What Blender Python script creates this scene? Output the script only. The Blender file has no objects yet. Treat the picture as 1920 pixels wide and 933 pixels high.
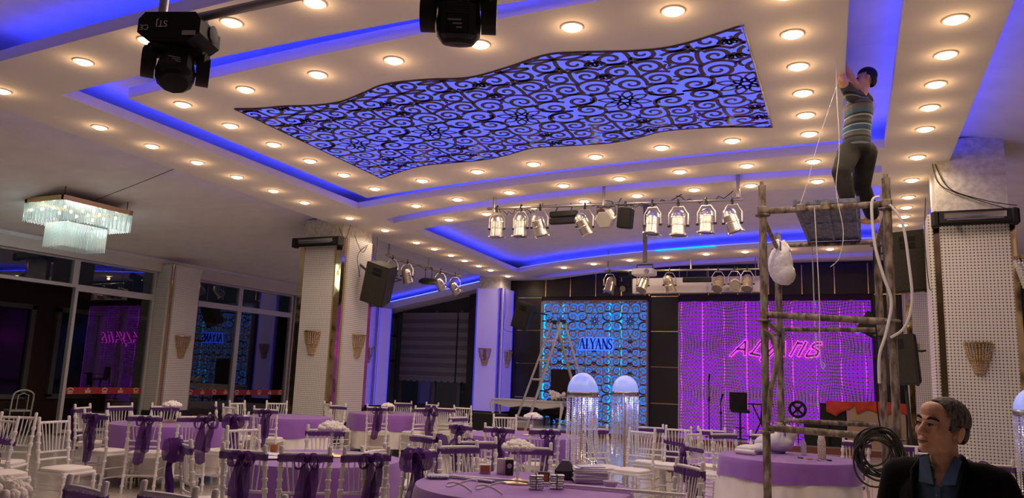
import bpy, bmesh, math, random
from mathutils import Matrix, Vector, Euler

# ------------------------------------------------------------------ camera, world, exposure
SC = bpy.context.scene
COL = SC.collection
YAW, PITCH, ROLL, CAM_H = 0.434472, 0.165561, 0.036984, 1.53
_f = Vector((-math.sin(YAW) * math.cos(PITCH), math.cos(YAW) * math.cos(PITCH), math.sin(PITCH)))
_r0 = Vector((math.cos(YAW), math.sin(YAW), 0)); _u0 = _r0.cross(_f)
_r = _r0 * math.cos(ROLL) + _u0 * math.sin(ROLL); _u = -_r0 * math.sin(ROLL) + _u0 * math.cos(ROLL)
cam_d = bpy.data.cameras.new('camera'); cam = bpy.data.objects.new('camera', cam_d); COL.objects.link(cam)
cam_d.sensor_width = 36.0; cam_d.lens = 27.0; cam_d.clip_start = 0.05; cam_d.clip_end = 200
m3 = Matrix((( _r.x, _u.x, -_f.x), (_r.y, _u.y, -_f.y), (_r.z, _u.z, -_f.z)))
cam.matrix_world = Matrix.Translation((0, 0, CAM_H)) @ m3.to_4x4()
SC.camera = cam
W = bpy.data.worlds.new('night'); SC.world = W; W.use_nodes = True
W.node_tree.nodes['Background'].inputs[0].default_value = (0.02, 0.024, 0.04, 1)
W.node_tree.nodes['Background'].inputs[1].default_value = 0.25
SC.view_settings.view_transform = 'Standard'; SC.view_settings.look = 'None'
SC.view_settings.exposure = 0.0; SC.view_settings.gamma = 1.0; SC.view_settings.use_curve_mapping = False
SC.cycles.max_bounces = 5; SC.cycles.diffuse_bounces = 4; SC.cycles.glossy_bounces = 3; SC.cycles.transparent_max_bounces = 6
SC.cycles.caustics_reflective = False; SC.cycles.caustics_refractive = False; SC.cycles.adaptive_threshold = 0.03
LAMP_W = 23.5          # radiant watts of one downlight bulb
LED_S = 18.0            # cove strip emission strength

# ------------------------------------------------------------------ helpers
RND = random.Random(7)
MATS = {}
def mat(name, col, rough=0.5, metal=0.0, emit=None, es=0.0, spec=0.5, alpha=1.0, trans=0.0, sheen=0.0):
    if name in MATS: return MATS[name]
    m = bpy.data.materials.new(name); m.use_nodes = True
    b = m.node_tree.nodes['Principled BSDF']
    b.inputs['Base Color'].default_value = (*col, 1)
    b.inputs['Roughness'].default_value = rough; b.inputs['Metallic'].default_value = metal
    b.inputs['Specular IOR Level'].default_value = spec
    b.inputs['Alpha'].default_value = alpha
    b.inputs['Transmission Weight'].default_value = trans
    if sheen: b.inputs['Sheen Weight'].default_value = sheen
    if emit: b.inputs['Emission Color'].default_value = (*emit, 1); b.inputs['Emission Strength'].default_value = es
    MATS[name] = m; return m
def nodes(m): return m.node_tree.nodes, m.node_tree.links
def noise_color(m, c1, c2, scale=8.0, detail=4.0, bump=0.0, stretch=(1, 1, 1), lo=0.35, hi=0.65):
    n, l = nodes(m); b = n['Principled BSDF']
    tc = n.new('ShaderNodeTexCoord'); mp = n.new('ShaderNodeMapping'); mp.inputs['Scale'].default_value = stretch
    t = n.new('ShaderNodeTexNoise'); t.inputs['Scale'].default_value = scale; t.inputs['Detail'].default_value = detail
    r = n.new('ShaderNodeValToRGB'); r.color_ramp.elements[0].color = (*c1, 1); r.color_ramp.elements[1].color = (*c2, 1)
    r.color_ramp.elements[0].position = lo; r.color_ramp.elements[1].position = hi
    l.new(tc.outputs['Object'], mp.inputs[0]); l.new(mp.outputs[0], t.inputs[0]); l.new(t.outputs[0], r.inputs[0]); l.new(r.outputs[0], b.inputs['Base Color'])
    if bump:
        bp = n.new('ShaderNodeBump'); bp.inputs['Strength'].default_value = bump; bp.inputs['Distance'].default_value = 0.01
        l.new(t.outputs[0], bp.inputs['Height']); l.new(bp.outputs[0], b.inputs['Normal'])
    return m

class MB:
    def __init__(s): s.v = []; s.f = []
    def add(s, vs, fs):
        o = len(s.v); s.v += [tuple(p) for p in vs]; s.f += [tuple(i + o for i in f) for f in fs]; return s
    def box(s, c, d, rot=None):
        hx, hy, hz = d[0] / 2, d[1] / 2, d[2] / 2
        R = rot if isinstance(rot, Matrix) else (Euler(rot).to_matrix() if rot else Matrix.Identity(3)); c = Vector(c)
        vs = [c + R @ Vector((x * hx, y * hy, z * hz)) for x, y, z in ((-1,-1,-1),(1,-1,-1),(1,1,-1),(-1,1,-1),(-1,-1,1),(1,-1,1),(1,1,1),(-1,1,1))]
        return s.add(vs, ((0,3,2,1),(4,5,6,7),(0,1,5,4),(1,2,6,5),(2,3,7,6),(3,0,4,7)))
    def box2(s, a, b): return s.box([(a[i] + b[i]) / 2 for i in range(3)], [abs(b[i] - a[i]) for i in range(3)])
    def rbox(s, c, d, r, rot=None):        # box with chamfered vertical edges and chamfered rims
        hx, hy, hz = d[0] / 2, d[1] / 2, d[2] / 2
        R = rot if isinstance(rot, Matrix) else (Euler(rot).to_matrix() if rot else Matrix.Identity(3)); c = Vector(c)
        def ring(k, z): 
            a, b2 = hx - k, hy - k
            return [(-a + r, -b2, z), (a - r, -b2, z), (a, -b2 + r, z), (a, b2 - r, z), (a - r, b2, z), (-a + r, b2, z), (-a, b2 - r, z), (-a, -b2 + r, z)]
        vs = ring(r * .6, -hz) + ring(0, -hz + r * .6) + ring(0, hz - r * .6) + ring(r * .6, hz)
        fs = [tuple(range(7, -1, -1)), tuple(range(24, 32))]
        for k in range(3):
            for i in range(8): fs.append((k * 8 + i, k * 8 + (i + 1) % 8, k * 8 + 8 + (i + 1) % 8, k * 8 + 8 + i))
        return s.add([c + R @ Vector(p) for p in vs], fs)
    def lathe(s, prof, n=12, o=(0, 0, 0), rot=None, caps=True):
        R = rot if isinstance(rot, Matrix) else (Euler(rot).to_matrix() if rot else Matrix.Identity(3)); o = Vector(o)
        vs = []; fs = []
        for r, z in prof:
            for i in range(n):
                a = 2 * math.pi * i / n; vs.append(o + R @ Vector((r * math.cos(a), r * math.sin(a), z)))
        for k in range(len(prof) - 1):
            for i in range(n): fs.append((k * n + i, k * n + (i + 1) % n, (k + 1) * n + (i + 1) % n, (k + 1) * n + i))
        if caps:
            if prof[0][0] > 1e-5: fs.append(tuple(range(n - 1, -1, -1)))
            if prof[-1][0] > 1e-5: fs.append(tuple(range((len(prof) - 1) * n, len(prof) * n)))
        return s.add(vs, fs)
    def cyl(s, p0, p1, r0, r1=None, n=10):
        p0 = Vector(p0); p1 = Vector(p1); d = p1 - p0
        R = d.to_track_quat('Z', 'Y').to_matrix()
        return s.lathe([(r0, 0), (r0 if r1 is None else r1, d.length)], n, p0, R)
    def tube(s, pts, r, n=6, closed=False):
        pts = [Vector(p) for p in pts]; m = len(pts); vs = []; fs = []
        t0 = (pts[1] - pts[0]).normalized(); up = Vector((0, 0, 1)) if abs(t0.z) < .9 else Vector((1, 0, 0))
        nrm = (up - t0 * up.dot(t0)).normalized()
        for i, p in enumerate(pts):
            a = pts[(i - 1) % m] if (closed or i > 0) else p; b = pts[(i + 1) % m] if (closed or i < m - 1) else p
            t = (b - a).normalized() if (b - a).length > 1e-9 else t0
            nrm = nrm - t * nrm.dot(t); nrm = nrm.normalized() if nrm.length > 1e-6 else t.orthogonal().normalized()
            bn = t.cross(nrm); rr = r[i] if isinstance(r, (list, tuple)) else r
            for k in range(n):
                a_ = 2 * math.pi * k / n; vs.append(p + (nrm * math.cos(a_) + bn * math.sin(a_)) * rr)
        for i in range(m if closed else m - 1):
            j = (i + 1) % m
            for k in range(n): fs.append((i * n + k, i * n + (k + 1) % n, j * n + (k + 1) % n, j * n + k))
        if not closed: fs.append(tuple(range(n - 1, -1, -1))); fs.append(tuple(range((m - 1) * n, m * n)))
        return s.add(vs, fs)
    def ell(s, c, rad, n=14, m=9, rot=None):
        R = rot if isinstance(rot, Matrix) else (Euler(rot).to_matrix() if rot else Matrix.Identity(3)); c = Vector(c)
        vs = [c + R @ Vector((0, 0, -rad[2]))]; fs = []
        for k in range(1, m):
            ph = -math.pi / 2 + math.pi * k / m
            for i in range(n):
                a = 2 * math.pi * i / n; vs.append(c + R @ Vector((rad[0] * math.cos(ph) * math.cos(a), rad[1] * math.cos(ph) * math.sin(a), rad[2] * math.sin(ph))))
        vs.append(c + R @ Vector((0, 0, rad[2]))); T = len(vs) - 1
        for i in range(n): fs.append((0, 1 + (i + 1) % n, 1 + i)); fs.append((T, T - n + i, T - n + (i + 1) % n))
        for k in range(m - 2):
            for i in range(n): fs.append((1 + k * n + i, 1 + k * n + (i + 1) % n, 1 + (k + 1) * n + (i + 1) % n, 1 + (k + 1) * n + i))
        return s.add(vs, fs)
    def caps(s, p0, p1, r0, r1, n=14):     # tapered capsule
        s.cyl(p0, p1, r0, r1, n); s.ell(p0, (r0,) * 3, n, 8); s.ell(p1, (r1,) * 3, n, 8); return s
    def prism(s, poly, fn0, fn1):          # polygon swept between two mappings (u,v)->xyz
        n = len(poly); vs = [fn0(*p) for p in poly] + [fn1(*p) for p in poly]
        return s.add(vs, [tuple(range(n - 1, -1, -1)), tuple(range(n, 2 * n))] + [(i, (i + 1) % n, n + (i + 1) % n, n + i) for i in range(n)])
    def mesh(s, name):
        me = bpy.data.meshes.new(name); me.from_pydata(s.v, [], s.f); me.update(); return me
    def build(s, name, m, parent=None, smooth=False, loc=None):
        me = s.mesh(name)
        if smooth:
            me.polygons.foreach_set('use_smooth', [True] * len(me.polygons)); me.set_sharp_from_angle(angle=0.75)
        return link(name, me, m, parent, loc)
def link(name, me, m, parent=None, loc=None):
    if m is not None and len(me.materials) == 0: me.materials.append(m)
    o = bpy.data.objects.new(name, me); COL.objects.link(o)
    if m is not None and me.materials[0] != m: o.material_slots[0].link = 'OBJECT'; o.material_slots[0].material = m
    if parent is not None: o.parent = parent
    if loc is not None: o.location = loc
    return o
def tag(o, label=None, cat=None, group=None, kind=None):
    if label: o['label'] = label
    if cat: o['category'] = cat
    if group: o['group'] = group
    if kind: o['kind'] = kind
    return o
def thing(name, label, cat, loc=(0, 0, 0), rz=0.0, group=None):
    o = bpy.data.objects.new(name, None); o.empty_display_size = .1; COL.objects.link(o)
    o.location = loc; o.rotation_euler = (0, 0, rz); return tag(o, label, cat, group)
def copy_tree(o, parent=None, skip=()):
    c = o.copy(); COL.objects.link(c); c.parent = parent
    for ch in o.children:
        if ch.get('tmp_key') in skip: continue
        copy_tree(ch, c, skip)
    return c
def evaluated(ob):
    dg = bpy.context.evaluated_depsgraph_get(); dg.update()
    return bpy.data.meshes.new_from_object(ob.evaluated_get(dg))
def plate(name, outer, holes, z0, z1, m, parent=None):
    cu = bpy.data.curves.new('tmp', 'CURVE'); cu.dimensions = '2D'; cu.fill_mode = 'BOTH'; cu.extrude = (z1 - z0) / 2
    for ring in [outer] + holes:
        sp = cu.splines.new('POLY'); sp.points.add(len(ring) - 1); sp.use_cyclic_u = True
        for p, q in zip(sp.points, ring): p.co = (q[0], q[1], 0, 1)
    ob = bpy.data.objects.new('tmp', cu); COL.objects.link(ob); me = evaluated(ob)
    bpy.data.objects.remove(ob); bpy.data.curves.remove(cu)
    for v in me.vertices: v.co.z += (z0 + z1) / 2
    me.polygons.foreach_set('use_smooth', [False] * len(me.polygons)); return link(name, me, m, parent)
def text_mesh(txt, size, depth):
    cu = bpy.data.curves.new('tmp', 'FONT'); cu.body = txt; cu.size = size; cu.extrude = depth; cu.align_x = 'CENTER'; cu.align_y = 'CENTER'
    ob = bpy.data.objects.new('tmp', cu); COL.objects.link(ob); me = evaluated(ob)
    bpy.data.objects.remove(ob); bpy.data.curves.remove(cu); return me
def blob(mb, voxel, smooth=6, name='body'):
    me = mb.mesh(name); ob = bpy.data.objects.new('tmp', me); COL.objects.link(ob)
    r = ob.modifiers.new('r', 'REMESH'); r.mode = 'VOXEL'; r.voxel_size = voxel
    if smooth: q = ob.modifiers.new('s', 'SMOOTH'); q.factor = .5; q.iterations = smooth
    out = evaluated(ob); bpy.data.objects.remove(ob); bpy.data.meshes.remove(me)
    out.polygons.foreach_set('use_smooth', [True] * len(out.polygons)); return out
ORD = ['first', 'second', 'third', 'fourth', 'fifth', 'sixth', 'seventh', 'eighth', 'ninth', 'tenth', 'eleventh', 'twelfth', 'thirteenth', 'fourteenth', 'fifteenth', 'sixteenth']
# ------------------------------------------------------------------ materials
paint = mat('ceiling_paint', (.82, .80, .78), .85)
side_paint = mat('side_ceiling_paint', (.60, .57, .56), .9)
noise_color(side_paint, (.76, .75, .76), (.82, .81, .82), 3, 3)
wallp = mat('wall_paint', (.55, .52, .49), .8)
concrete = noise_color(mat('column_plaster', (.6, .58, .54), .8), (.50, .48, .45), (.70, .68, .64), 14, 6, .15)
black_gloss = mat('black_panel', (.014, .012, .014), .35)
plinth_m = mat('black_plinth', (.012, .011, .013), .4)
goldm = mat('gold_mirror', (.58, .45, .26), .1, 1.0)
_n, _l = nodes(goldm); _nz = _n.new('ShaderNodeTexNoise'); _nz.inputs['Scale'].default_value = 2.6; _nz.inputs['Detail'].default_value = 1.0
_bp = _n.new('ShaderNodeBump'); _bp.inputs['Strength'].default_value = .35; _bp.inputs['Distance'].default_value = .04
_tc = _n.new('ShaderNodeTexCoord'); _l.new(_tc.outputs['Object'], _nz.inputs[0]); _l.new(_nz.outputs[0], _bp.inputs['Height']); _l.new(_bp.outputs[0], _n['Principled BSDF'].inputs['Normal'])
brass = mat('brass', (.78, .55, .24), .25, 1.0)
chrome = mat('polished_aluminium', (.74, .70, .63), .30, 1.0)
alu = mat('aluminium_frame', (.46, .45, .47), .45, .3)
ladder_m = mat('ladder_aluminium', (.36, .35, .36), .4, .5)
black_m = mat('black_plastic', (.010, .010, .010), .55, spec=.25)
black_fab = mat('black_cloth', (.010, .010, .011), .9)
speaker_m = noise_color(mat('speaker_grille', (.022, .019, .016), .7), (.016, .014, .012), (.03, .026, .02), 60, 2)
white_chair = mat('white_lacquer', (.70, .68, .66), .35)
cushion = mat('ivory_cushion', (.74, .70, .64), .7)
white_cloth = noise_color(mat('white_cloth', (.72, .69, .66), .85), (.68, .65, .62), (.76, .73, .70), 5, 3)
purple_cloth = noise_color(mat('purple_cloth', (.32, .15, .50), .6, sheen=.3), (.215, .075, .38), (.255, .095, .44), 4, 3)
rose_m = mat('ivory_rose', (.84, .80, .74), .7)
crystal = mat('crystal', (.92, .92, .95), .05, 0, spec=.8)
def mixed(name, make):            # custom shader built by a callback
    m = bpy.data.materials.new(name); m.use_nodes = True; n, l = nodes(m); n.clear()
    out = n.new('ShaderNodeOutputMaterial'); make(n, l, out); MATS[name] = m; return m
def _organza(n, l, out):
    d = n.new('ShaderNodeBsdfDiffuse'); d.inputs[0].default_value = (.085, .026, .17, 1)
    t = n.new('ShaderNodeBsdfTranslucent'); t.inputs[0].default_value = (.14, .05, .25, 1)
    tr = n.new('ShaderNodeBsdfTransparent'); a = n.new('ShaderNodeMixShader'); b = n.new('ShaderNodeMixShader')
    a.inputs[0].default_value = .4; b.inputs[0].default_value = .13
    l.new(d.outputs[0], a.inputs[1]); l.new(t.outputs[0], a.inputs[2]); l.new(a.outputs[0], b.inputs[1]); l.new(tr.outputs[0], b.inputs[2]); l.new(b.outputs[0], out.inputs[0])
organza = mixed('purple_organza', _organza)
def _pane(n, l, out):
    t = n.new('ShaderNodeBsdfTransparent'); t.inputs[0].default_value = (.78, .80, .82, 1); g = n.new('ShaderNodeBsdfGlossy'); g.inputs['Roughness'].default_value = .0
    lw = n.new('ShaderNodeLayerWeight'); lw.inputs[0].default_value = .5
    p = n.new('ShaderNodeMath'); p.operation = 'POWER'; p.inputs[1].default_value = 3.0
    q = n.new('ShaderNodeMath'); q.operation = 'MULTIPLY_ADD'; q.inputs[1].default_value = .8; q.inputs[2].default_value = .07; q.use_clamp = True
    x = n.new('ShaderNodeMixShader'); l.new(lw.outputs['Facing'], p.inputs[0]); l.new(p.outputs[0], q.inputs[0]); l.new(q.outputs[0], x.inputs[0])
    l.new(t.outputs[0], x.inputs[1]); l.new(g.outputs[0], x.inputs[2]); l.new(x.outputs[0], out.inputs[0])
glass = mixed('window_glass', _pane)
def _clear(n, l, out):            # hanging crystal: part see-through, part glint
    t = n.new('ShaderNodeBsdfTranslucent'); t.inputs[0].default_value = (.9, .9, .95, 1); g = n.new('ShaderNodeBsdfGlossy'); g.inputs['Roughness'].default_value = .08
    tr = n.new('ShaderNodeBsdfTransparent'); a = n.new('ShaderNodeMixShader'); b = n.new('ShaderNodeMixShader'); a.inputs[0].default_value = .45; b.inputs[0].default_value = .35
    l.new(t.outputs[0], a.inputs[1]); l.new(g.outputs[0], a.inputs[2]); l.new(a.outputs[0], b.inputs[1]); l.new(tr.outputs[0], b.inputs[2]); l.new(b.outputs[0], out.inputs[0])
beads = mixed('hanging_crystal', _clear)
# floor: large polished tiles
floor_m = mat('polished_tile', (.5, .46, .42), .12)
n, l = nodes(floor_m); tc = n.new('ShaderNodeTexCoord'); bt = n.new('ShaderNodeTexBrick')
bt.offset = 0; bt.inputs['Color1'].default_value = (.66, .60, .54, 1); bt.inputs['Color2'].default_value = (.62, .57, .51, 1); bt.inputs['Mortar'].default_value = (.2, .18, .16, 1)
bt.inputs['Scale'].default_value = 1.0; bt.inputs['Brick Width'].default_value = .6; bt.inputs['Row Height'].default_value = .6; bt.inputs['Mortar Size'].default_value = .004
l.new(tc.outputs['Object'], bt.inputs[0]); l.new(bt.outputs[0], n['Principled BSDF'].inputs['Base Color'])
# white lattice cladding of the columns: pitch of about 4 cm, far below what can be picked apart
def lattice_mat(name, pitch, glow=None, gs=0):
    m = mat(name, (.62, .58, .54), .5); n, l = nodes(m); b = n['Principled BSDF']
    tc = n.new('ShaderNodeTexCoord'); sx = n.new('ShaderNodeSeparateXYZ'); l.new(tc.outputs['Object'], sx.inputs[0])
    def M(op, a, bb=None):
        q = n.new('ShaderNodeMath'); q.operation = op
        for i, v in enumerate((a, bb)):
            if v is None: continue
            if isinstance(v, (int, float)): q.inputs[i].default_value = v
            else: l.new(v, q.inputs[i])
        return q.outputs[0]
    u = M('ADD', sx.outputs[0], sx.outputs[1])      # one of the two is constant on each face
    def tri(c, off): return M('ABSOLUTE', M('SUBTRACT', M('FRACT', M('ADD', M('MULTIPLY', c, 1 / pitch), off)), .5))
    big = M('MULTIPLY', M('LESS_THAN', tri(u, 0), .20), M('LESS_THAN', tri(sx.outputs[2], 0), .19))
    sm1 = M('MULTIPLY', M('LESS_THAN', tri(u, .5), .035), M('LESS_THAN', tri(sx.outputs[2], 0), .10))
    sm2 = M('MULTIPLY', M('LESS_THAN', tri(u, 0), .10), M('LESS_THAN', tri(sx.outputs[2], .5), .035))
    hole = M('MAXIMUM', big, M('MAXIMUM', sm1, sm2))
    mx = n.new('ShaderNodeMix'); mx.data_type = 'RGBA'; mx.inputs[6].default_value = (.70, .67, .65, 1); mx.inputs[7].default_value = (.035, .03, .03, 1)
    l.new(hole, mx.inputs[0]); l.new(mx.outputs[2], b.inputs['Base Color'])
    bp = n.new('ShaderNodeBump'); bp.invert = True; bp.inputs['Strength'].default_value = .5; bp.inputs['Distance'].default_value = .01
    if glow:
        b.inputs['Emission Color'].default_value = (*glow, 1); l.new(M('MULTIPLY', hole, gs), b.inputs['Emission Strength'])
    l.new(hole, bp.inputs['Height']); l.new(bp.outputs[0], b.inputs['Normal']); return m
lattice = lattice_mat('white_lattice', .0415)
def emis(name, col, s):
    def mk(n, l, out):
        e = n.new('ShaderNodeEmission'); e.inputs[0].default_value = (*col, 1); e.inputs[1].default_value = s; l.new(e.outputs[0], out.inputs[0])
    return mixed(name, mk)
led_blue = emis('blue_led', (.02, .035, 1.0), LED_S)
led_cyan = emis('cyan_led', (.0, .42, 1.0), 2.0)
bulb_m = emis('warm_bulb', (1, .80, .42), 9)
coolbulb = emis('cool_bulb', (.86, 1, .96), 16)
lightbox = emis('blue_lightbox', (.12, .14, 1.0), 1.25)
purple_back = emis('purple_backlight', (.33, .008, .92), .85)
purple_tube = emis('purple_tube', (.50, .02, 1.0), 2.4)
blue_back = emis('blue_backlight', (.03, .20, .85), 1.0)
cyan_tube = emis('cyan_tube', (.0, .45, 1.0), 1.8)
def _rod(n, l, out):
    t = n.new('ShaderNodeBsdfTranslucent'); t.inputs[0].default_value = (.9, .97, .95, 1); g = n.new('ShaderNodeBsdfGlossy'); g.inputs['Roughness'].default_value = .1
    tr = n.new('ShaderNodeBsdfTransparent'); a = n.new('ShaderNodeMixShader'); b = n.new('ShaderNodeMixShader'); a.inputs[0].default_value = .25; b.inputs[0].default_value = .2
    l.new(t.outputs[0], a.inputs[1]); l.new(g.outputs[0], a.inputs[2]); l.new(a.outputs[0], b.inputs[1]); l.new(tr.outputs[0], b.inputs[2]); l.new(b.outputs[0], out.inputs[0])
rod_glass = mixed('rod_glass', _rod)
for _m in (bulb_m, coolbulb): _m.cycles.emission_sampling = 'NONE'     # the lamps inside these fittings carry the light
# ------------------------------------------------------------------ room shell
XL, XR, YN, YB, YS = -15.5, 6.5, -8.0, 23.3, 23.0     # left / right / near / back-left window wall / stage wall
C, CU = 4.69, 5.05                                    # underside of dropped ceiling, underside of upper ceiling
def struct(o): o['kind'] = 'structure'; return o
struct(MB().box2((XL - .3, YN - .2, -.15), (XR + .2, YB + .5, 0)).build('floor', floor_m))
# upper ceiling: flat in the middle, sloping down to both long walls
prof = [(XL, 4.05), (-10.2, CU), (1.2, CU), (XR, 4.05)]
prof2 = [(x, z + .12) for x, z in prof]
mb = MB(); mb.prism(prof + prof2[::-1], lambda x, z: (x, YN, z), lambda x, z: (x, YB + .3, z))
struct(mb.build('ceiling', side_paint))
struct(MB().box2((XR, YN, 0), (XR + .15, YB + .3, 4.3)).build('wall_right', wallp))
struct(MB().box2((XL, YN - .15, 0), (XR, YN, 5.1)).build('wall_near', wallp))

# dropped ceiling slab with its openings
def arc(c2, c1, c0, x0, x1, n=28): return [(x0 + (x1 - x0) * i / n, c0 + c1 * (x0 + (x1 - x0) * i / n) + c2 * (x0 + (x1 - x0) * i / n) ** 2) for i in range(n + 1)]
def lx(a, b, Y): return a + b * Y
outer = [(-9.4, YN + 2)] + [(lx(-9.616, -.0677, y), y) for y in (2, 8, 14, 20, 22.6)] + [(x, min(y, YS - .05)) for x, y in arc(.0495, .1785, 20.452, -10.9, 1.02)] + [(1.03, 20), (1.2, 6), (1.3, YN + 2)]
bay1 = [(-8.35, -4.5)] + [(x, y) for x, y in arc(.0039, .008, 4.584, -8.5, .45)] + [(.5, -4.5)]
c2 = arc(.0111, .0945, 5.7076, -8.72, .40) + arc(.0155, .0013, 10.899, .31, -9.02)
s1 = arc(.0279, .0969, 11.741, -9.05, .29) + arc(.027, .085, 12.108, .29, -9.12)
c3 = arc(.0352, .1547, 12.94, -9.12, .3) + arc(.0353, .0415, 18.241, .3, -9.58)
s2 = arc(.0299, .0038, 19.361, -9.57, .25) + arc(.0299, .0038, 19.98, .25, -9.64)
slab = struct(plate('trim_1', outer, [bay1, c2, s1, c3, s2], C, C + .13, paint)); slab['label'] = 'dropped ceiling slab with curved blue-lit openings'
panel_out = arc(.008, .0259, 5.777, -8.02, .0) + arc(.0147, -.0009, 10.386, -.2, -8.27)
panel = struct(plate('trim_2', panel_out, [], C, C + .13, paint)); panel['label'] = 'floating central ceiling panel around the scrollwork light box'
# blue LED strips lying on the slab behind every lip
def strip(pts, z=C + .145, m=led_blue, par=None, r=.012):
    return MB().tube([(x, y, z) for x, y in pts], r, 4).build('led_strip', m, par)
def off(pts, dx, dy): return [(x + dx, y + dy) for x, y in pts]
strip(off(arc(.0039, .008, 4.584, -8.4, .4), 0, .1), par=slab)
strip([(-8.45, -2), (-8.6, 4.4)], par=slab)
strip(off(arc(.0111, .0945, 5.7076, -8.6, .3), 0, -.1), par=slab)
strip([(-8.84, 5.8), (-9.1, 12.05)], par=slab)
strip(off(arc(.0155, .0013, 10.899, -8.95, .28), 0, .1), par=slab)
strip([(.5, 5.9), (.42, 10.8)], par=slab)
strip(off(arc(.0279, .0969, 11.741, -9.0, .25), 0, -.09), par=slab)
strip([(-9.25, 14.6), (-9.69, 20.9)], par=slab)
strip(off(arc(.0353, .0415, 18.241, -9.5, .28), 0, .1), par=slab)
strip([(.42, 13.1), (.42, 18.1)], par=slab)
strip(off(arc(.0299, .0038, 19.361, -9.5, .22), 0, -.09), par=slab)
strip([(1.12, 4), (.98, 20)], par=slab)
strip(off(arc(.0353, .0415, 18.241, -4.75, -3.2), 0, -.03), z=C + .125, m=led_cyan, par=slab, r=.016)
# LED strips on the floating panel's own edges
strip(off(arc(.008, .0259, 5.777, -7.9, -.1), 0, .1), par=panel)

# ------------------------------------------------------------------ downlights
trim_m = mat('downlight_trim', (.86, .82, .76), .5)
ring_me = MB().lathe([(.082, 0), (.105, 0), (.108, -.005), (.10, -.012), (.088, -.011), (.082, 0)], 22).mesh('trim_ring')
lens_me = MB().lathe([(.086, -.002), (.08, -.016), (.055, -.03), (.0, -.038)], 18).mesh('lens')
for me in (ring_me, lens_me): me.polygons.foreach_set('use_smooth', [True] * len(me.polygons))
lamp_d = bpy.data.lights.new('downlight_bulb', 'SPOT'); lamp_d.energy = LAMP_W; lamp_d.color = (1, .76, .52); lamp_d.shadow_soft_size = .04; lamp_d.spot_size = math.radians(168); lamp_d.spot_blend = .35
glow_d = bpy.data.lights.new('bulb_glow', 'POINT'); glow_d.energy = LAMP_W * .075; glow_d.color = (1, .57, .24); glow_d.shadow_soft_size = .05
ROWS = [
 ('in the left edge row of the dropped ceiling, counted from the viewer', [(-9.3,5.38),(-9.4,6.76),(-9.44,7.65),(-9.48,8.54),(-9.53,9.44),(-9.61,10.42),(-9.68,11.36),(-9.71,12.83),(-9.74,14.19)]),
 ('in the crosswise row nearest the viewer, from the left', [(-7.5,5.11),(-6.36,4.97),(-5.26,4.96),(-4.27,4.93),(-3.29,4.92),(-2.3,4.95),(-1.35,4.97),(-.4,5.0)]),
 ('in the viewer-side row on the central panel, from the left', [(-6.4,6.34),(-5.3,6.26),(-4.3,6.22),(-3.29,6.18),(-2.33,6.14),(-1.41,6.15),(-.5,6.18)]),
 ('in the left row on the central panel, counted from the viewer', [(-7.53,6.47),(-7.57,7.3),(-7.6,8.16),(-7.65,9.02),(-7.65,9.87),(-7.69,10.81)]),
 ('in the right row on the central panel, counted from the viewer', [(-.51,6.96),(-.52,7.73),(-.53,8.49),(-.55,9.23)]),
 ('in the stage-side row on the central panel, from the left', [(-6.59,10.57),(-5.44,10.33),(-4.43,10.2),(-3.43,10.11),(-2.44,9.97),(-1.5,9.95),(-.56,9.96)]),
 ('in the crosswise row before the narrow ceiling slot, from the left', [(-7.7,12.19),(-6.67,11.94),(-5.53,11.72),(-4.46,11.53),(-3.45,11.37),(-2.47,11.24),(-1.49,11.2),(-.59,11.25)]),
 ('in the crosswise row behind the narrow ceiling slot, from the left', [(-7.72,13.51),(-6.71,13.2),(-5.57,12.9),(-4.5,12.7),(-3.49,12.54),(-2.49,12.4),(-1.59,12.37),(-.6,12.39)]),
 ('in the close-set row left of the stage-side ceiling opening', [(-9.88,15.75),(-9.92,16.69),(-10.0,17.7),(-10.08,18.63),(-10.15,19.64),(-10.2,20.51),(-10.24,21.83)]),
 ('in the farthest row before the stage, from the left', [(-7.8,20.38),(-6.73,19.86),(-5.58,19.42),(-4.56,19.17),(-3.49,18.82),(-2.55,18.68),(-1.59,18.6),(-.68,18.7)]),
 ('in the right edge row of the dropped ceiling, counted from the viewer', [(.8,5.6),(.79,6.4),(.79,7.13),(.78,7.9),(.75,8.67),(.74,9.4),(.74,10.19),(.72,11.44),(.71,12.71),(.71,13.85),(.71,14.63),(.71,15.41),(.71,16.22),(.71,17.2)]),
]
for txt, pts in ROWS:
    for i, (x, y) in enumerate(pts):
        t = thing('downlight', '%s downlight %s' % (ORD[i], txt), 'downlight', (x, y, C), 0, 'recessed ceiling downlights')
        link('trim_ring', ring_me, trim_m, t); link('lens', lens_me, bulb_m, t)
        L = bpy.data.objects.new('bulb_light', lamp_d); COL.objects.link(L); L.parent = t; L.location = (0, 0, -.045)
        L = bpy.data.objects.new('bulb_glow', glow_d); COL.objects.link(L); L.parent = t; L.location = (0, 0, -.10)

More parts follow.
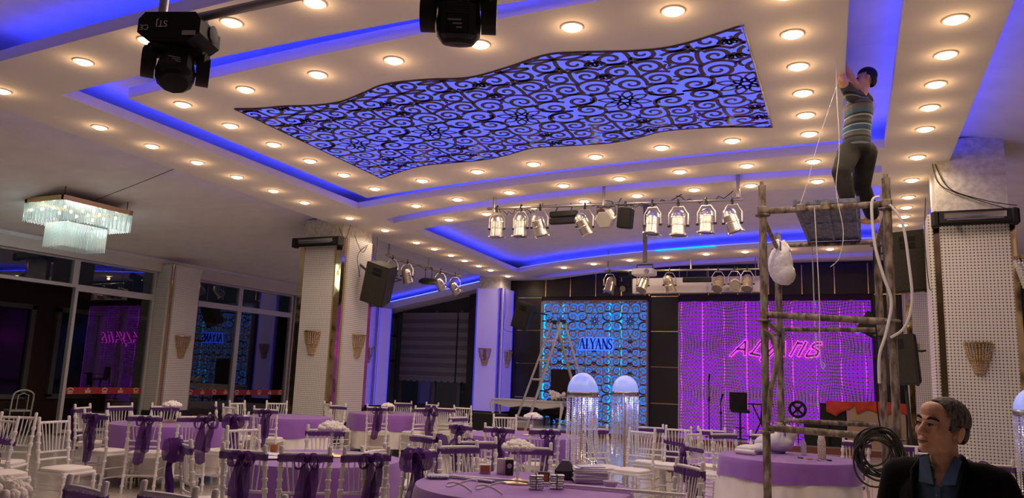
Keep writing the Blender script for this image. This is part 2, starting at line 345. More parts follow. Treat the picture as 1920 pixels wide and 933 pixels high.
# ------------------------------------------------------------------ scrollwork
def spiral(cx, cy, r, a0, turns, sgn, n=30, r1=.14):
    return [(cx + r * (1 - (1 - r1) * k / n) * math.cos(a0 + sgn * turns * 2 * math.pi * k / n), cy + r * (1 - (1 - r1) * k / n) * math.sin(a0 + sgn * turns * 2 * math.pi * k / n)) for k in range(n + 1)]
def bez(p0, p1, p2, n=12):
    return [((1 - t) ** 2 * p0[0] + 2 * t * (1 - t) * p1[0] + t * t * p2[0], (1 - t) ** 2 * p0[1] + 2 * t * (1 - t) * p1[1] + t * t * p2[1]) for t in [i / n for i in range(n + 1)]]
def leaf(cx, cy, a, r0, r1, w, n=7):      # outline of a petal
    pts = []
    for s in (1, -1):
        for k in range(n + 1):
            t = k / n if s == 1 else 1 - k / n
            r = r0 + (r1 - r0) * t; o = s * w * math.sin(math.pi * t)
            pts.append((cx + r * math.cos(a) - o * math.sin(a), cy + r * math.sin(a) + o * math.cos(a)))
    return pts
def scroll_tile(h=2.0):
    """strokes (points, width) of one tile, 1 wide and h high, centred on its flower, mirrored left-right and up-down"""
    q = []
    def ogee(x0, y0, y1, amp, ph, n=40): return [(x0 + amp * math.sin(2 * math.pi * (y - y0) / .5 + ph), y) for y in [y0 + (y1 - y0) * k / n for k in range(n + 1)]]
    K = [(.365, .115, .115, 2.9, 1.4, 1), (.155, .345, .125, -.9, 1.45, -1), (.375, .385, .115, 3.9, 1.4, 1), (.13, .61, .115, .9, 1.45, 1), (.36, .63, .125, 2.2, 1.45, -1), (.14, .865, .12, -.6, 1.4, -1), (.385, .88, .11, 3.5, 1.4, 1)]
    for cx, cy, r, a0, tn, sg in K: q.append((spiral(cx, cy, r, a0, tn, sg, 34, .12), (.050, .028)))
    q += [(bez((.5, .0), (.44, .0), (.255, .06)), .04), (bez((.255, .06), (.2, .14), (.24, .22)), .044), (bez((.24, .22), (.36, .33), (.5, .22)), .042), (bez((.0, .235), (.06, .2), (.15, .22)), .038), (bez((.15, .22), (.22, .2), (.24, .22)), .036),
          (bez((.0, .44), (.13, .58), (.26, .46)), .042), (bez((.26, .46), (.29, .4), (.27, .27)), .042), (bez((.26, .46), (.36, .58), (.5, .49)), .042), (bez((.0, .70), (.12, .83), (.24, .72)), .042), (bez((.24, .72), (.27, .6), (.25, .49)), .042),
          (bez((.24, .72), (.34, .84), (.5, .74)), .042), (bez((.255, .74), (.3, .86), (.26, .98)), .042), (bez((.0, 1.0), (.12, .93), (.26, 1.0)), .042), (bez((.26, 1.0), (.4, .95), (.5, 1.0)), .042), (bez((.46, .25), (.43, .3), (.5, .33)), .03), (bez((.02, .5), (.05, .56), (.0, .62)), .03), (bez((.04, .36), (.0, .4), (.02, .45)), .03), (bez((.49, .53), (.45, .57), (.5, .64)), .03), (bez((.0, .77), (.04, .82), (.02, .9)), .03)]
    out = []
    for p, w in q:
        for sx in (1, -1):
            for sy in (1, -1): out.append(([(x * sx, y * sy * h / 2.0) for x, y in p], w))
    for k in range(8):
        L = leaf(0, 0, math.pi / 8 + k * math.pi / 4, .07, .225, .042); out.append((L + [L[0]], .026))
    for k in range(8):
        L = leaf(0, 0, k * math.pi / 4, .035, .12, .022); out.append((L + [L[0]], .02))
    out.append((spiral(0, 0, .045, 0, 1, 1, 16, 1.0), .03))
    for sy in (1, -1):
        for yy in (.6, .865):
            for k in range(5):
                L = leaf(0, yy * sy * h / 2 - .0, -math.pi / 2 * sy + (k - 2) * .5, .01, .10, .016); out.append((L + [L[0]], .016))
    return out
def ribbons(mb, strokes, fmap, keep, thick):
    """each stroke becomes a flat bar; fmap(u, v, d) -> xyz, d = 0 front, 1 back"""
    for pts, w in strokes:
        n = len(pts); run = []
        for i, (x, y) in enumerate(pts):
            if keep(x, y): run.append(i)
            if (not keep(x, y) or i == n - 1) and run:
                if len(run) > 1:
                    vs = []; fs = []
                    for k in run:
                        a = pts[max(k - 1, 0)]; b = pts[min(k + 1, n - 1)]; tx, ty = b[0] - a[0], b[1] - a[1]; ln = math.hypot(tx, ty) or 1
                        ww = w if not isinstance(w, tuple) else w[0] + (w[1] - w[0]) * k / n
                        nx, ny = -ty / ln * ww / 2, tx / ln * ww / 2; p = pts[k]
                        vs += [fmap(p[0] + nx, p[1] + ny, 0), fmap(p[0] - nx, p[1] - ny, 0)]
                        if thick: vs += [fmap(p[0] - nx, p[1] - ny, 1), fmap(p[0] + nx, p[1] + ny, 1)]
                    s = 4 if thick else 2
                    for k in range(len(run) - 1):
                        for e in range(s if thick else 1): fs.append((k * s + e, k * s + (e + 1) % s, (k + 1) * s + (e + 1) % s, (k + 1) * s + e))
                    mb.add(vs, fs)
                run = []
    return mb

# light box in the central panel, wavy long sides
top = [(-7.014,6.80),(-6.674,6.897),(-6.35,6.93),(-5.957,7.03),(-5.575,7.03),(-5.142,6.88),(-4.749,6.74),(-4.24,6.775),(-3.778,6.88),(-3.271,6.77),(-2.789,6.62),(-2.48,6.66),(-1.891,6.83),(-1.478,6.83),(-.896,6.62)]
bot = [(-.96,9.54),(-1.555,9.342),(-2.202,9.27),(-2.593,9.42),(-2.989,9.53),(-3.513,9.50),(-4.099,9.43),(-4.619,9.64),(-5.117,9.76),(-5.996,9.75),(-6.6,9.95),(-7.161,10.22)]
def smooth_line(P, n=6):
    out = []
    for i in range(len(P) - 1):
        p0 = P[max(i - 1, 0)]; p1 = P[i]; p2 = P[i + 1]; p3 = P[min(i + 2, len(P) - 1)]
        for k in range(n):
            t = k / n; out.append(tuple(.5 * ((2 * p1[j]) + (-p0[j] + p2[j]) * t + (2 * p0[j] - 5 * p1[j] + 4 * p2[j] - p3[j]) * t * t + (-p0[j] + 3 * p1[j] - 3 * p2[j] + p3[j]) * t ** 3) for j in (0, 1)))
    return out + [P[-1]]
wav_t, wav_b = smooth_line(top), smooth_line(bot); wav = wav_t + wav_b
def inside(x, y, poly=wav):
    c = False; j = len(poly) - 1
    for i in range(len(poly)):
        xi, yi = poly[i]; xj, yj = poly[j]
        if (yi > y) != (yj > y) and x < (xj - xi) * (y - yi) / (yj - yi) + xi: c = not c
        j = i
    return c
lb = thing('scrollwork_light_box', 'large wavy-edged blue light box with dark scrollwork in the ceiling', 'light box', (0, 0, 0))
plate('light_panel', wav, [], C - .008, C - .001, lightbox, lb)
scroll_dark = mat('scroll_print', (.045, .02, .075), .35)
ST = [(-6.42, 8.55), (-5.08, 8.38), (-3.74, 8.2), (-2.40, 8.08), (-1.06, 8.0)]
mb = MB(); S0 = 1.34
def scl(w, k): return tuple(a * k for a in w) if isinstance(w, tuple) else w * k
for cx, cy in ST + [(-7.76, 8.7)]:
    for jy in (-1, 0, 1):
        st = [([(cx + x * S0, cy + (y + 2 * jy) * S0) for x, y in p], scl(w, S0 * .84)) for p, w in scroll_tile(2.0)]
        ribbons(mb, st, lambda u, v, d: (u, v, C - .011 + .002 * d), inside, True)
mb.build('scrollwork', scroll_dark, lb)
MB().tube([(x, y, C - .006) for x, y in wav], .012, 4, True).build('border', scroll_dark, lb)
# ------------------------------------------------------------------ stage wall
wl = struct(MB().box2((-12.2, YS + .02, 0), (1.9, YS + .25, CU)).build('wall_stage', mat('stage_wall_board', (.02, .017, .02), .6)))
strip_gold = mat('gold_strip', (.75, .55, .3), .2, 1.0)
def wpanel(x0, x1, z0, z1, par=wl): return MB().rbox(((x0 + x1) / 2, YS, (z0 + z1) / 2), (x1 - x0 - .035, .05, z1 - z0 - .035), .01).build('wall_panel', black_gloss, par)
zs = [.15, .93, 2.0, 3.06, 4.12]
for x0, x1 in ((-10.4, -9.5), (-5.95, -5.06), (.18, 1.0), (1.0, 1.8)):
    for a, b in zip(zs[:-1], zs[1:]): wpanel(x0, x1, a, b)
    for z in zs[1:]: MB().box2((x0 + .03, YS - .03, z - .014), (x1 - .03, YS - .005, z + .014)).build('gold_strip', strip_gold, wl)
tx = [-10.4, -9.4, -8.55, -7.7, -6.86, -5.98, -5.06, -4.2, -3.36, -2.5, -1.6, -.75, .1, .95, 1.8]
for a, b in zip(tx[:-1], tx[1:]): wpanel(a, b, 4.12, 5.0)
for x in tx[1:-1]: MB().box2((x - .014, YS - .03, 4.14), (x + .014, YS - .005, 4.98)).build('gold_strip', strip_gold, wl)
# blue scrollwork screen
bs = thing('scrollwork_screen', 'tall pierced scrollwork screen lit from behind in blue', 'wall screen', (0, 0, 0))
MB().box2((-9.45, YS - .05, .15), (-6.0, YS - .03, 3.98)).build('backlight_panel', blue_back, bs)
for x in (-9.38, -8.75, -7.2, -6.85): MB().box2((x - .03, YS - .09, .2), (x + .03, YS - .06, 3.95)).build('led_tube', cyan_tube, bs)
scr_m = mat('screen_mdf', (.40, .29, .27), .6)
mb = MB(); S1 = 1.0
for i in range(-1, 4):
    for j in range(-1, 3):
        cx, cz = -9.35 + i * 1.14 + .55, 1.15 + j * 2.2
        st = [([(cx + x * 1.14, cz + y * 1.14) for x, y in p], scl(w, .95)) for p, w in scroll_tile(1.93)]
        ribbons(mb, st, lambda u, v, d: (u, YS - .2 + .025 * d, v), lambda x, y: -9.45 < x < -6.0 and .15 < y < 3.98, True)
mb.build('scrollwork', scr_m, bs)
mb = MB()
for a, b in (((-9.47, .13), (-9.43, 4.0)), ((-6.02, .13), (-5.98, 4.0)), ((-9.47, 3.96), (-5.98, 4.0)), ((-9.47, .13), (-5.98, .17))): mb.box2((a[0], YS - .2, a[1]), (b[0], YS - .03, b[1]))
mb.build('frame', scr_m, bs)
# purple warped-grid screen
ps = thing('warped_grid_screen', 'wide pierced screen of bulging grid lines lit from behind in purple', 'wall screen', (0, 0, 0))
MB().box2((-5.06, YS - .05, .15), (.14, YS - .03, 3.95)).build('backlight_panel', purple_back, ps)
for i in range(9): MB().box2((-5.0 + i * .62, YS - .09, .2), (-4.97 + i * .62, YS - .07, 3.92)).build('led_tube', purple_tube, ps)
def warp(x, z):
    p = 1.42; ax = 2 * math.pi * (x + 4.35) / p; az = 2 * math.pi * (z - .55) / p
    cb = max(0.0, .5 + .5 * math.cos(ax)) * .5 + .5 * max(0.0, .5 + .5 * math.cos(az))
    return x + .11 * math.sin(ax) * (.2 + .8 * (.5 + .5 * math.cos(az))), z + .11 * math.sin(az) * (.2 + .8 * (.5 + .5 * math.cos(ax)))
mb = MB(); st = []; nv, nh = 64, 48
for i in range(nv + 1):
    x = -5.05 + 5.18 * i / nv; st.append(([warp(x, .16 + 3.78 * k / 90) for k in range(91)], .027))
for j in range(nh + 1):
    z = .16 + 3.78 * j / nh; st.append(([warp(-5.05 + 5.18 * k / 120, z) for k in range(121)], .027))
ribbons(mb, st, lambda u, v, d: (u, YS - .18 + .02 * d, v), lambda x, y: -5.06 < x < .14 and .15 < y < 3.95, True)
tag(mb.build('grid', mat('grid_mdf', (.62, .47, .50), .6), ps), kind='stuff')
# stage podium
st_ = struct(MB().box2((-10.4, 20.4, 0), (1.8, YS, .14)).build('trim_3', floor_m)); st_['label'] = 'low stage platform'
MB().box2((-10.4, 20.37, 0), (1.8, 20.4, .14)).build('riser', mat('red_brown_riser', (.16, .05, .035), .4), st_)
# ------------------------------------------------------------------ name signs
def letters(word, defs, x0, z0, h, wd, y, body_m, halo_m, parent, gap, slant=0.0, halo=.05):
    x = x0
    for chx in word:
        adv, strokes = defs[chx]; body = MB(); hb = MB()
        for sx0, sz0, sx1, sz1, w in strokes:
            P = [(x + (a + slant * b) * wd, z0 + b * h) for a, b in ((sx0, sz0), (sx1, sz1))]
            dx, dz = P[1][0] - P[0][0], P[1][1] - P[0][1]; ln = math.hypot(dx, dz); nx, nz = -dz / ln, dx / ln
            for m_, ww, ya, yb, e in ((body, w * h / 2, y - .03, y, 0.0), (hb, w * h / 2 + halo * .5, y + .012, y + .03, halo * .5)):
                ux, uz = dx / ln * e, dz / ln * e
                q = [(P[0][0] - ux + nx * ww, P[0][1] - uz + nz * ww), (P[1][0] + ux + nx * ww, P[1][1] + uz + nz * ww), (P[1][0] + ux - nx * ww, P[1][1] + uz - nz * ww), (P[0][0] - ux - nx * ww, P[0][1] - uz - nz * ww)]
                m_.prism(q, lambda a, b, Y=ya: (a, Y, b), lambda a, b, Y=yb: (a, Y, b))
        L = body.build('letter', body_m, parent); hb.build('neon_halo', halo_m, L); x += (adv + gap) * wd
SERIF = {'A': (.95, [(.12, 0, .45, 1, .07), (.45, 1, .80, 0, .15), (.26, .38, 1.5, .38, .05), (0, .02, .24, .02, .05), (.64, .02, .98, .02, .05)]),
 'L': (.62, [(.2, 0, .2, 1, .15), (.05, .98, .36, .98, .05), (.05, .02, .62, .02, .05), (.6, 0, .62, .22, .05)]),
 'Y': (.78, [(.1, 1, .42, .48, .14), (.76, 1, .42, .48, .07), (.42, .48, .42, 0, .15), (0, .98, .26, .98, .05), (.6, .98, .9, .98, .05), (.26, .02, .58, .02, .05)]),
 'N': (.85, [(.14, 0, .14, 1, .07), (.14, 1, .74, 0, .15), (.74, 0, .74, 1, .07), (0, .98, .2, .98, .05), (.0, .02, .28, .02, .05), (.6, .98, .88, .98, .05)]),
 'S': (.6, [(.55, .84, .45, .98, .07), (.45, .98, .22, .97, .07), (.22, .97, .08, .80, .1), (.08, .80, .16, .60, .13), (.16, .60, .46, .42, .15), (.46, .42, .56, .22, .13), (.56, .22, .42, .03, .1), (.42, .03, .18, .02, .07), (.18, .02, .05, .18, .07), (.56, .98, .56, .74, .05), (.04, .26, .04, .02, .05)])}
sg = thing('name_sign', 'serif capital letters with blue glow on the blue scrollwork screen', 'sign', (0, 0, 0))
letters('ALYANS', SERIF, -8.13, 2.48, .33, .225, YS - .26, mat('navy_letter', (.01, .005, .16), .4), emis('blue_neon', (.03, .10, 1.0), 2.6), sg, .0, 0, .07)
BRUSH = {'A': (.95, [(-.45, -.08, .45, .95, .09), (.45, .95, .62, .0, .12), (-.1, .40, .55, .36, .16)]),
 'L': (.75, [(.55, .95, .05, .1, .10), (-.1, .12, .75, -.02, .16)]),
 'Y': (.85, [(.15, .9, .3, .45, .12), (.95, .95, -.05, -.35, .12)]),
 'N': (1.0, [(.4, .95, .05, 0, .10), (.35, .85, .75, .82, .16), (.95, .95, .62, .0, .12)]),
 'S': (.9, [(.95, .86, .5, .84, .14), (.5, .84, .32, .62, .12), (.32, .62, .85, .36, .12), (.85, .36, .8, .08, .12), (.8, .08, .05, .0, .15), (.05, .0, .25, .45, .09)])}
sg = thing('name_sign', 'slanting brush-style letters with magenta neon edge on the purple screen', 'sign', (0, 0, 0))
letters('ALYANS', BRUSH, -3.38, 2.40, .42, .37, YS - .24, mat('mauve_letter', (.32, .2, .27), .5), emis('magenta_neon', (.85, .03, 1.0), 3.0), sg, .09, .25, .04)

# ------------------------------------------------------------------ left window wall
frame_m = alu
struct(MB().box2((XL - .25, YN, 3.78), (XL + .02, YB + .3, 4.2)).build('wall_left', side_paint))
hd = struct(MB().box2((XL, YN + 1, 3.72), (XL + .16, 13.1, 3.95)).build('trim_4', mat('blind_box', (.50, .48, .45), .6)))
struct(MB().box2((XL, 14.3, 3.70), (XL + .16, 18.2, 3.93)).build('trim_5', MATS['blind_box']))
struct(MB().box2((XL - .25, YN, 0), (XL, 7.0, 3.8)).build('wall_left_near', wallp))
struct(MB().box2((XL - .25, 18.15, 0), (XL, 21.1, 3.8)).build('wall_left_far', wallp))
def frame(mb, y0, y1, z0, z1, w=.07, d=.1):
    x = XL + .0
    mb.box2((x - d / 2, y0, z0), (x + d / 2, y0 + w, z1)); mb.box2((x - d / 2, y1 - w, z0), (x + d / 2, y1, z1))
    mb.box2((x - d / 2, y0 + w, z1 - w), (x + d / 2, y1 - w, z1)); mb.box2((x - d / 2, y0 + w, z0), (x + d / 2, y1 - w, z0 + w)); return mb
tape_m = mat('red_tape', (.30, .015, .02), .5)
logo_m = mat('tape_logo', (.66, .42, .30), .5)
def logo_a(mb, y, z, s):    # little pitched roof over a block of lettering
    X = XL + .012
    mb.prism([(y - s, z + .1 * s), (y - .62 * s, z + .62 * s), (y, z + .82 * s), (y + .62 * s, z + .62 * s), (y + s, z + .1 * s), (y + .7 * s, z + .1 * s), (y + .45 * s, z + .42 * s), (y, z + .56 * s), (y - .45 * s, z + .42 * s), (y - .7 * s, z + .1 * s)], lambda a, b: (X, a, b), lambda a, b: (X + .004, a, b))
    for k in range(4): mb.box2((X, y - .68 * s + k * .36 * s, z - .42 * s), (X + .004, y - .44 * s + k * .36 * s, z + .06 * s))
    mb.box2((X, y - .75 * s, z - .72 * s), (X + .004, y + .75 * s, z - .56 * s))
def logo_b(mb, y, z, s):    # crowned dot over lettering
    X = XL + .012
    mb.lathe([(.26 * s, 0), (.26 * s, .004)], 10, (X, y, z + .5 * s), (0, math.pi / 2, 0))
    for k in range(4): mb.box2((X, y - .75 * s + k * .4 * s, z - .6 * s), (X + .004, y - .47 * s + k * .4 * s, z + .18 * s))
    mb.box2((X, y - .9 * s, z + .08 * s), (X + .004, y + .9 * s, z + .2 * s))
def window(n, y0, y1, z0, z1, tape=None, label=None):
    w = struct(frame(MB(), y0, y1, z0, z1).build('window_%d' % n, frame_m))
    MB().box2((XL - .004, y0 + .06, z0 + .06), (XL + .004, y1 - .06, z1 - .06)).build('pane', glass, w)
    if tape:
        a, b, k = tape
        t = MB().box2((XL + .008, y0 + .06, a), (XL + .011, y1 - .06, b)).build('red_tape', tape_m, w)
        for i in range(k):
            mb = MB(); yy = y0 + (y1 - y0) * (i + .5) / k; (logo_a if i % 2 == 0 else logo_b)(mb, yy, (a + b) / 2, .085); mb.build('tape_logo', logo_m, t)
    return w
window(1, 7.0, 8.9, 3.1, 3.75); window(2, 8.9, 11.02, 3.1, 3.75); window(3, 11.02, 13.1, 3.1, 3.75)
window(4, 11.05, 13.1, .03, 3.1, (.84, .98, 5))
window(5, 7.0, 8.9, .03, 3.1)
window(6, 14.3, 15.88, 3.1, 3.72); window(7, 15.88, 18.0, 3.1, 3.72)
window(8, 14.3, 15.88, .03, 3.1, (.80, .94, 4)); window(9, 15.88, 18.0, .03, 3.1, (.79, .93, 5))
# terrace outside: floor slab, dark timber wall with windows
struct(MB().box2((-22, 4, -.2), (XL - .3, 24, -.02)).build('floor_terrace', mat('terrace_floor', (.05, .045, .05), .6)))
tw = struct(MB().box2((-19.6, 4, 0), (-19.4, 24, 3.6)).build('wall_terrace', mat('terrace_wall', (.07, .03, .022), .7)))
for i, y in enumerate((7.2, 9.6, 11.4, 13.4, 15.4, 17.6)):
    f = MB(); 
    for a, b, c_, d_ in ((y, y + .12, .6, 2.9), (y + 1.3, y + 1.42, .6, 2.9), (y, y + 1.42, 2.8, 2.92), (y, y + 1.42, .55, .67)): f.box2((-19.42, a, c_), (-19.3, b, d_))
    w = struct(f.build('window_%d' % (20 + i), mat('timber_frame', (.20, .18, .17), .6))); MB().box2((-19.40, y + .1, .65), (-19.38, y + 1.32, 2.82)).build('pane', mat('dark_pane', (.01, .01, .012), .1), w)

# ------------------------------------------------------------------ back-left window wall with blinds
wb = struct(MB().box2((XL - .3, YB, 0), (-11.0, YB + .2, .36)).build('wall_back', wallp))
pod = struct(MB().box2((XL, 17.4, 0), (-9.1, YB, .28)).build('trim_6', wallp)); pod['label'] = 'low beige podium along the back windows'
mb = MB()
for x in (-15.3, -14.95, -13.6, -12.62, -12.0): mb.box2((x - .06, YB, .36), (x + .06, YB + .1, 3.75))
for z in (.40, 3.56): mb.box2((XL, YB, z - .05), (-11.2, YB + .1, z + .05))
for z in (1.95, 2.85): mb.box2((XL, YB, z - .04), (-14.95, YB + .1, z + .04))
w = struct(mb.build('window_10', mat('dark_frame', (.10, .10, .12), .5)))
for a, b in ((-15.24, -15.0), (-14.89, -13.66), (-13.54, -12.68), (-12.56, -12.06)): MB().box2((a, YB + .04, .45), (b, YB + .05, 3.6)).build('pane', glass, w)
struct(MB().box2((XL, YB + .02, 3.6), (-11.0, YB + .2, CU)).build('wall_back_gable', mat('gable_dark', (.05, .045, .055), .8)))
blind_a = mat('blind_band_dark', (.13, .12, .15), .9); blind_b = mat('blind_band_grey', (.20, .19, .23), .9)
def blind(x0, x1, label):
    t = thing('roller_blind', label, 'blind', (0, 0, 0)); nb = 14
    MB().box2((x0, YB - .15, 3.57), (x1, YB + .01, 3.65)).build('roller', mat('blind_roller', (.22, .22, .24), .5), t)
    for k in range(nb):
        z1 = 3.58 - k * (2.1 / nb); MB().box2((x0, YB - .13 - .006 * (k % 2), z1 - 2.1 / nb), (x1, YB - .115, z1)).build('band', blind_a if k % 2 else blind_b, t)
    MB().box2((x0, YB - .15, 1.455), (x1, YB - .11, 1.485)).build('bottom_bar', mat('blind_roller', (.22, .22, .24), .5), t)
    n = max(3, int((x1 - x0) / .22)); pts = [(x0, 1.455), (x1, 1.455)]
    for i in range(n * 6, -1, -1): pts.append((x0 + (x1 - x0) * i / (n * 6), 1.33 - .055 * abs(math.sin(math.pi * i / 6))))
    MB().prism(pts, lambda a, b: (a, YB - .135, b), lambda a, b: (a, YB - .125, b)).build('scalloped_valance', blind_b, t)
blind(-14.92, -12.72, 'wide dark banded roller blind with scalloped hem beside the corner'); blind(-12.66, -11.95, 'narrow dark banded roller blind next to the far column')
# sloping soffit over the back windows with its LED
mb = MB(); q = [(XL, 3.62), (-11.2, 4.44), (-11.2, 4.66), (XL, 3.86)]
mb.prism(q, lambda x, z: (x, YB - .9, z), lambda x, z: (x, YB + .1, z)); sf = struct(mb.build('trim_7', paint)); sf['label'] = 'sloping soffit above the back windows'
MB().tube([(XL + .1, YB - .82, 3.90), (-11.3, YB - .82, 4.68)], .014, 4).build('led_strip', led_blue, sf)

# ------------------------------------------------------------------ columns
def column(nm, label, x0, x1, y0, y1, ztile, ztop, front=True, left=False, right=True, z0=.47, ch=.13, blue=False):
    t = tag(thing(nm, label, 'column', (0, 0, 0)))
    MB().box2((x0 + .08, y0 + .08, z0), (x1 - .08, y1 - .08, ztop)).build('core', concrete, t)
    MB().rbox(((x0 + x1) / 2, (y0 + y1) / 2, z0 / 2), (x1 - x0 + .16, y1 - y0 + .16, z0), .02).build('plinth', plinth_m, t)
    MB().box2((x0 + .02, y0 + .02, z0), (x1 - .02, y1 - .02, ztile)).build('mirror_cladding', goldm, t)
    def panel(a, b):
        MB().box2(a, b).build('lattice_panel', lattice_blue if blue else lattice, t)
    e = .03
    if front: panel((x0 + ch, y0 - e, z0), (x1 - ch, y0 + .02, ztile))
    if right: panel((x1 - .02, y0 + ch, z0), (x1 + e, y1 - ch, ztile))
    if left: panel((x0 - e, y0 + ch, z0), (x0 + .02, y1 - ch, ztile))
    if blue:
        for x in (x0 + ch - .02, x1 - ch + .02): MB().box2((x - .012, y0 - .05, z0), (x + .012, y0 - .03, ztile)).build('edge_led', blue_edge, t)
        for y in (y0 + ch, y1 - ch): MB().box2((x1 + .03, y - .012, z0), (x1 + .05, y + .012, ztile)).build('edge_led', blue_edge, t)
    return t
blue_edge = emis('blue_edge_led', (.06, .05, 1.0), .9)
lattice_blue = lattice_mat('backlit_lattice', .0415, (.20, .12, 1.0), 1.8)
column('column', 'broad white lattice column with gold mirror corners left of the centre', -11.38, -10.2, 13.3, 14.55, 4.42, 4.83, ch=.2)
column('column', 'blue-lit lattice column at the left end of the stage', -11.45, -10.5, 22.0, 22.9, 4.33, 4.9, ch=.1, blue=True)
column('column', 'near lattice column with gold mirror corners at the right edge', .86, 1.86, 11.7, 12.75, 3.96, 5.0, left=True, right=False, z0=.6, ch=.1)
column('column', 'lattice column behind the right speaker near the stage', .86, 1.86, 20.3, 21.3, 3.96, 5.0, left=True, right=False)
column('column', 'gold mirror column cut off by the right picture edge', 2.1, 3.1, 9.1, 10.1, 3.96, 4.8, left=True, right=False, z0=.6, ch=.1)
column('column', 'lattice column with pink mirror edges set in the window wall', XL - .1, -15.0, 13.15, 14.05, 3.9, 3.95, ch=.08)
column('column', 'slim blue-lit lattice column in the far left corner', XL - .1, -14.85, 21.5, 22.35, 3.7, 3.95, ch=.08, blue=True)
# ------------------------------------------------------------------ tables
TABLES = {
 'near': (-2.34, 5.4, .8, 'nearest round table, strewn with boxes and tubes'),
 'mid': (-4.55, 5.8, .74, 'round table with leaflets before the broad column'),
 'left': (-8.65, 7.8, .75, 'round table with flowers before the window column'),
 'corner': (-8.6, 13.0, .74, 'round table by the dark blinds'),
 'centre': (-4.4, 10.1, .8, 'round table with flowers before the stepladder'),
 'right': (-.87, 9.55, .75, 'round table with plastic bags at the scaffold'),
 'front': (-3.3, 1.66, .72, 'round table cut off at the lower left corner'),
 'behind': (-8.85, 10.45, .70, 'round table half hidden left of the broad column'),
}
leg_m = mat('black_table_leg', (.02, .02, .022), .4, .4); ply = mat('table_board', (.32, .24, .16), .6)
def cloth(R, z, drop, nf, amp, seed, flare=.03, n=120, rows=8):
    rr = random.Random(seed); ph = [rr.uniform(0, 6.28) for _ in range(3)]
    mb = MB(); vs = [(0, 0, z)]; rings = [(R * .55, z, 0), (R - .02, z, 0), (R - .004, z - .006, 0)]
    for k in range(1, rows + 1): rings.append((R + .006 + flare * k / rows, z - .012 - (drop - .012) * k / rows, k / rows))
    for r, zz, t in rings:
        for i in range(n):
            a = 2 * math.pi * i / n; w = t ** .8 * amp * (math.sin(nf * a + ph[0]) + .5 * math.sin((nf * 2 + 1) * a + ph[1]) + .4 * math.sin(3 * a + ph[2]))
            q = max(r + w, R + .002) if t > 0 else r
            vs.append((q * math.cos(a), q * math.sin(a), zz + (t == 1.0) * .012 * math.sin(5 * a + ph[2])))
    fs = [(0, 1 + i, 1 + (i + 1) % n) for i in range(n)]
    for k in range(len(rings) - 1):
        for i in range(n): fs.append((1 + k * n + i, 1 + (k + 1) * n + i, 1 + (k + 1) * n + (i + 1) % n, 1 + k * n + (i + 1) % n))
    return mb.add(vs, fs)
for ti, (key, (x, y, R, lab)) in enumerate(TABLES.items()):
    t = thing('round_table', 'cloth-covered ' + lab, 'table', (x, y, 0), .4 * ti, 'round banquet tables')
    MB().lathe([(R - .03, .715), (R - .012, .72), (R - .012, .738), (R - .03, .74)], 40).build('tabletop', ply, t, True)
    for k in range(4):
        a = math.pi / 4 + k * math.pi / 2; s = 1 if k < 2 else -1
        MB().tube([(.42 * math.cos(a), .42 * math.sin(a), .715), (.46 * math.cos(a), .46 * math.sin(a), .35), (.5 * math.cos(a), .5 * math.sin(a), .0)], .014, 8).build('leg', leg_m, t, True)
    for s in (1, -1): MB().cyl((.31 * s, -.33, .3), (.31 * s, .33, .3), .01).build('stretcher', leg_m, t)
    u = cloth(R - .008, .746, .5 if key == 'right' else .62, 17, .012, ti + 20, .05).build('tablecloth', white_cloth, None, True, (x, y, 0)); tag(u, 'white under-cloth of the ' + lab, 'tablecloth', 'white under-cloths')
    o = cloth(R, .752, .30 if key != 'right' else .22, 13 if key == 'near' else 9, .009 if key == 'near' else .006, ti + 40, .03).build('table_overlay', purple_cloth, None, True, (x, y, 0)); tag(o, 'purple top cloth of the ' + lab, 'tablecloth', 'purple overlay cloths')

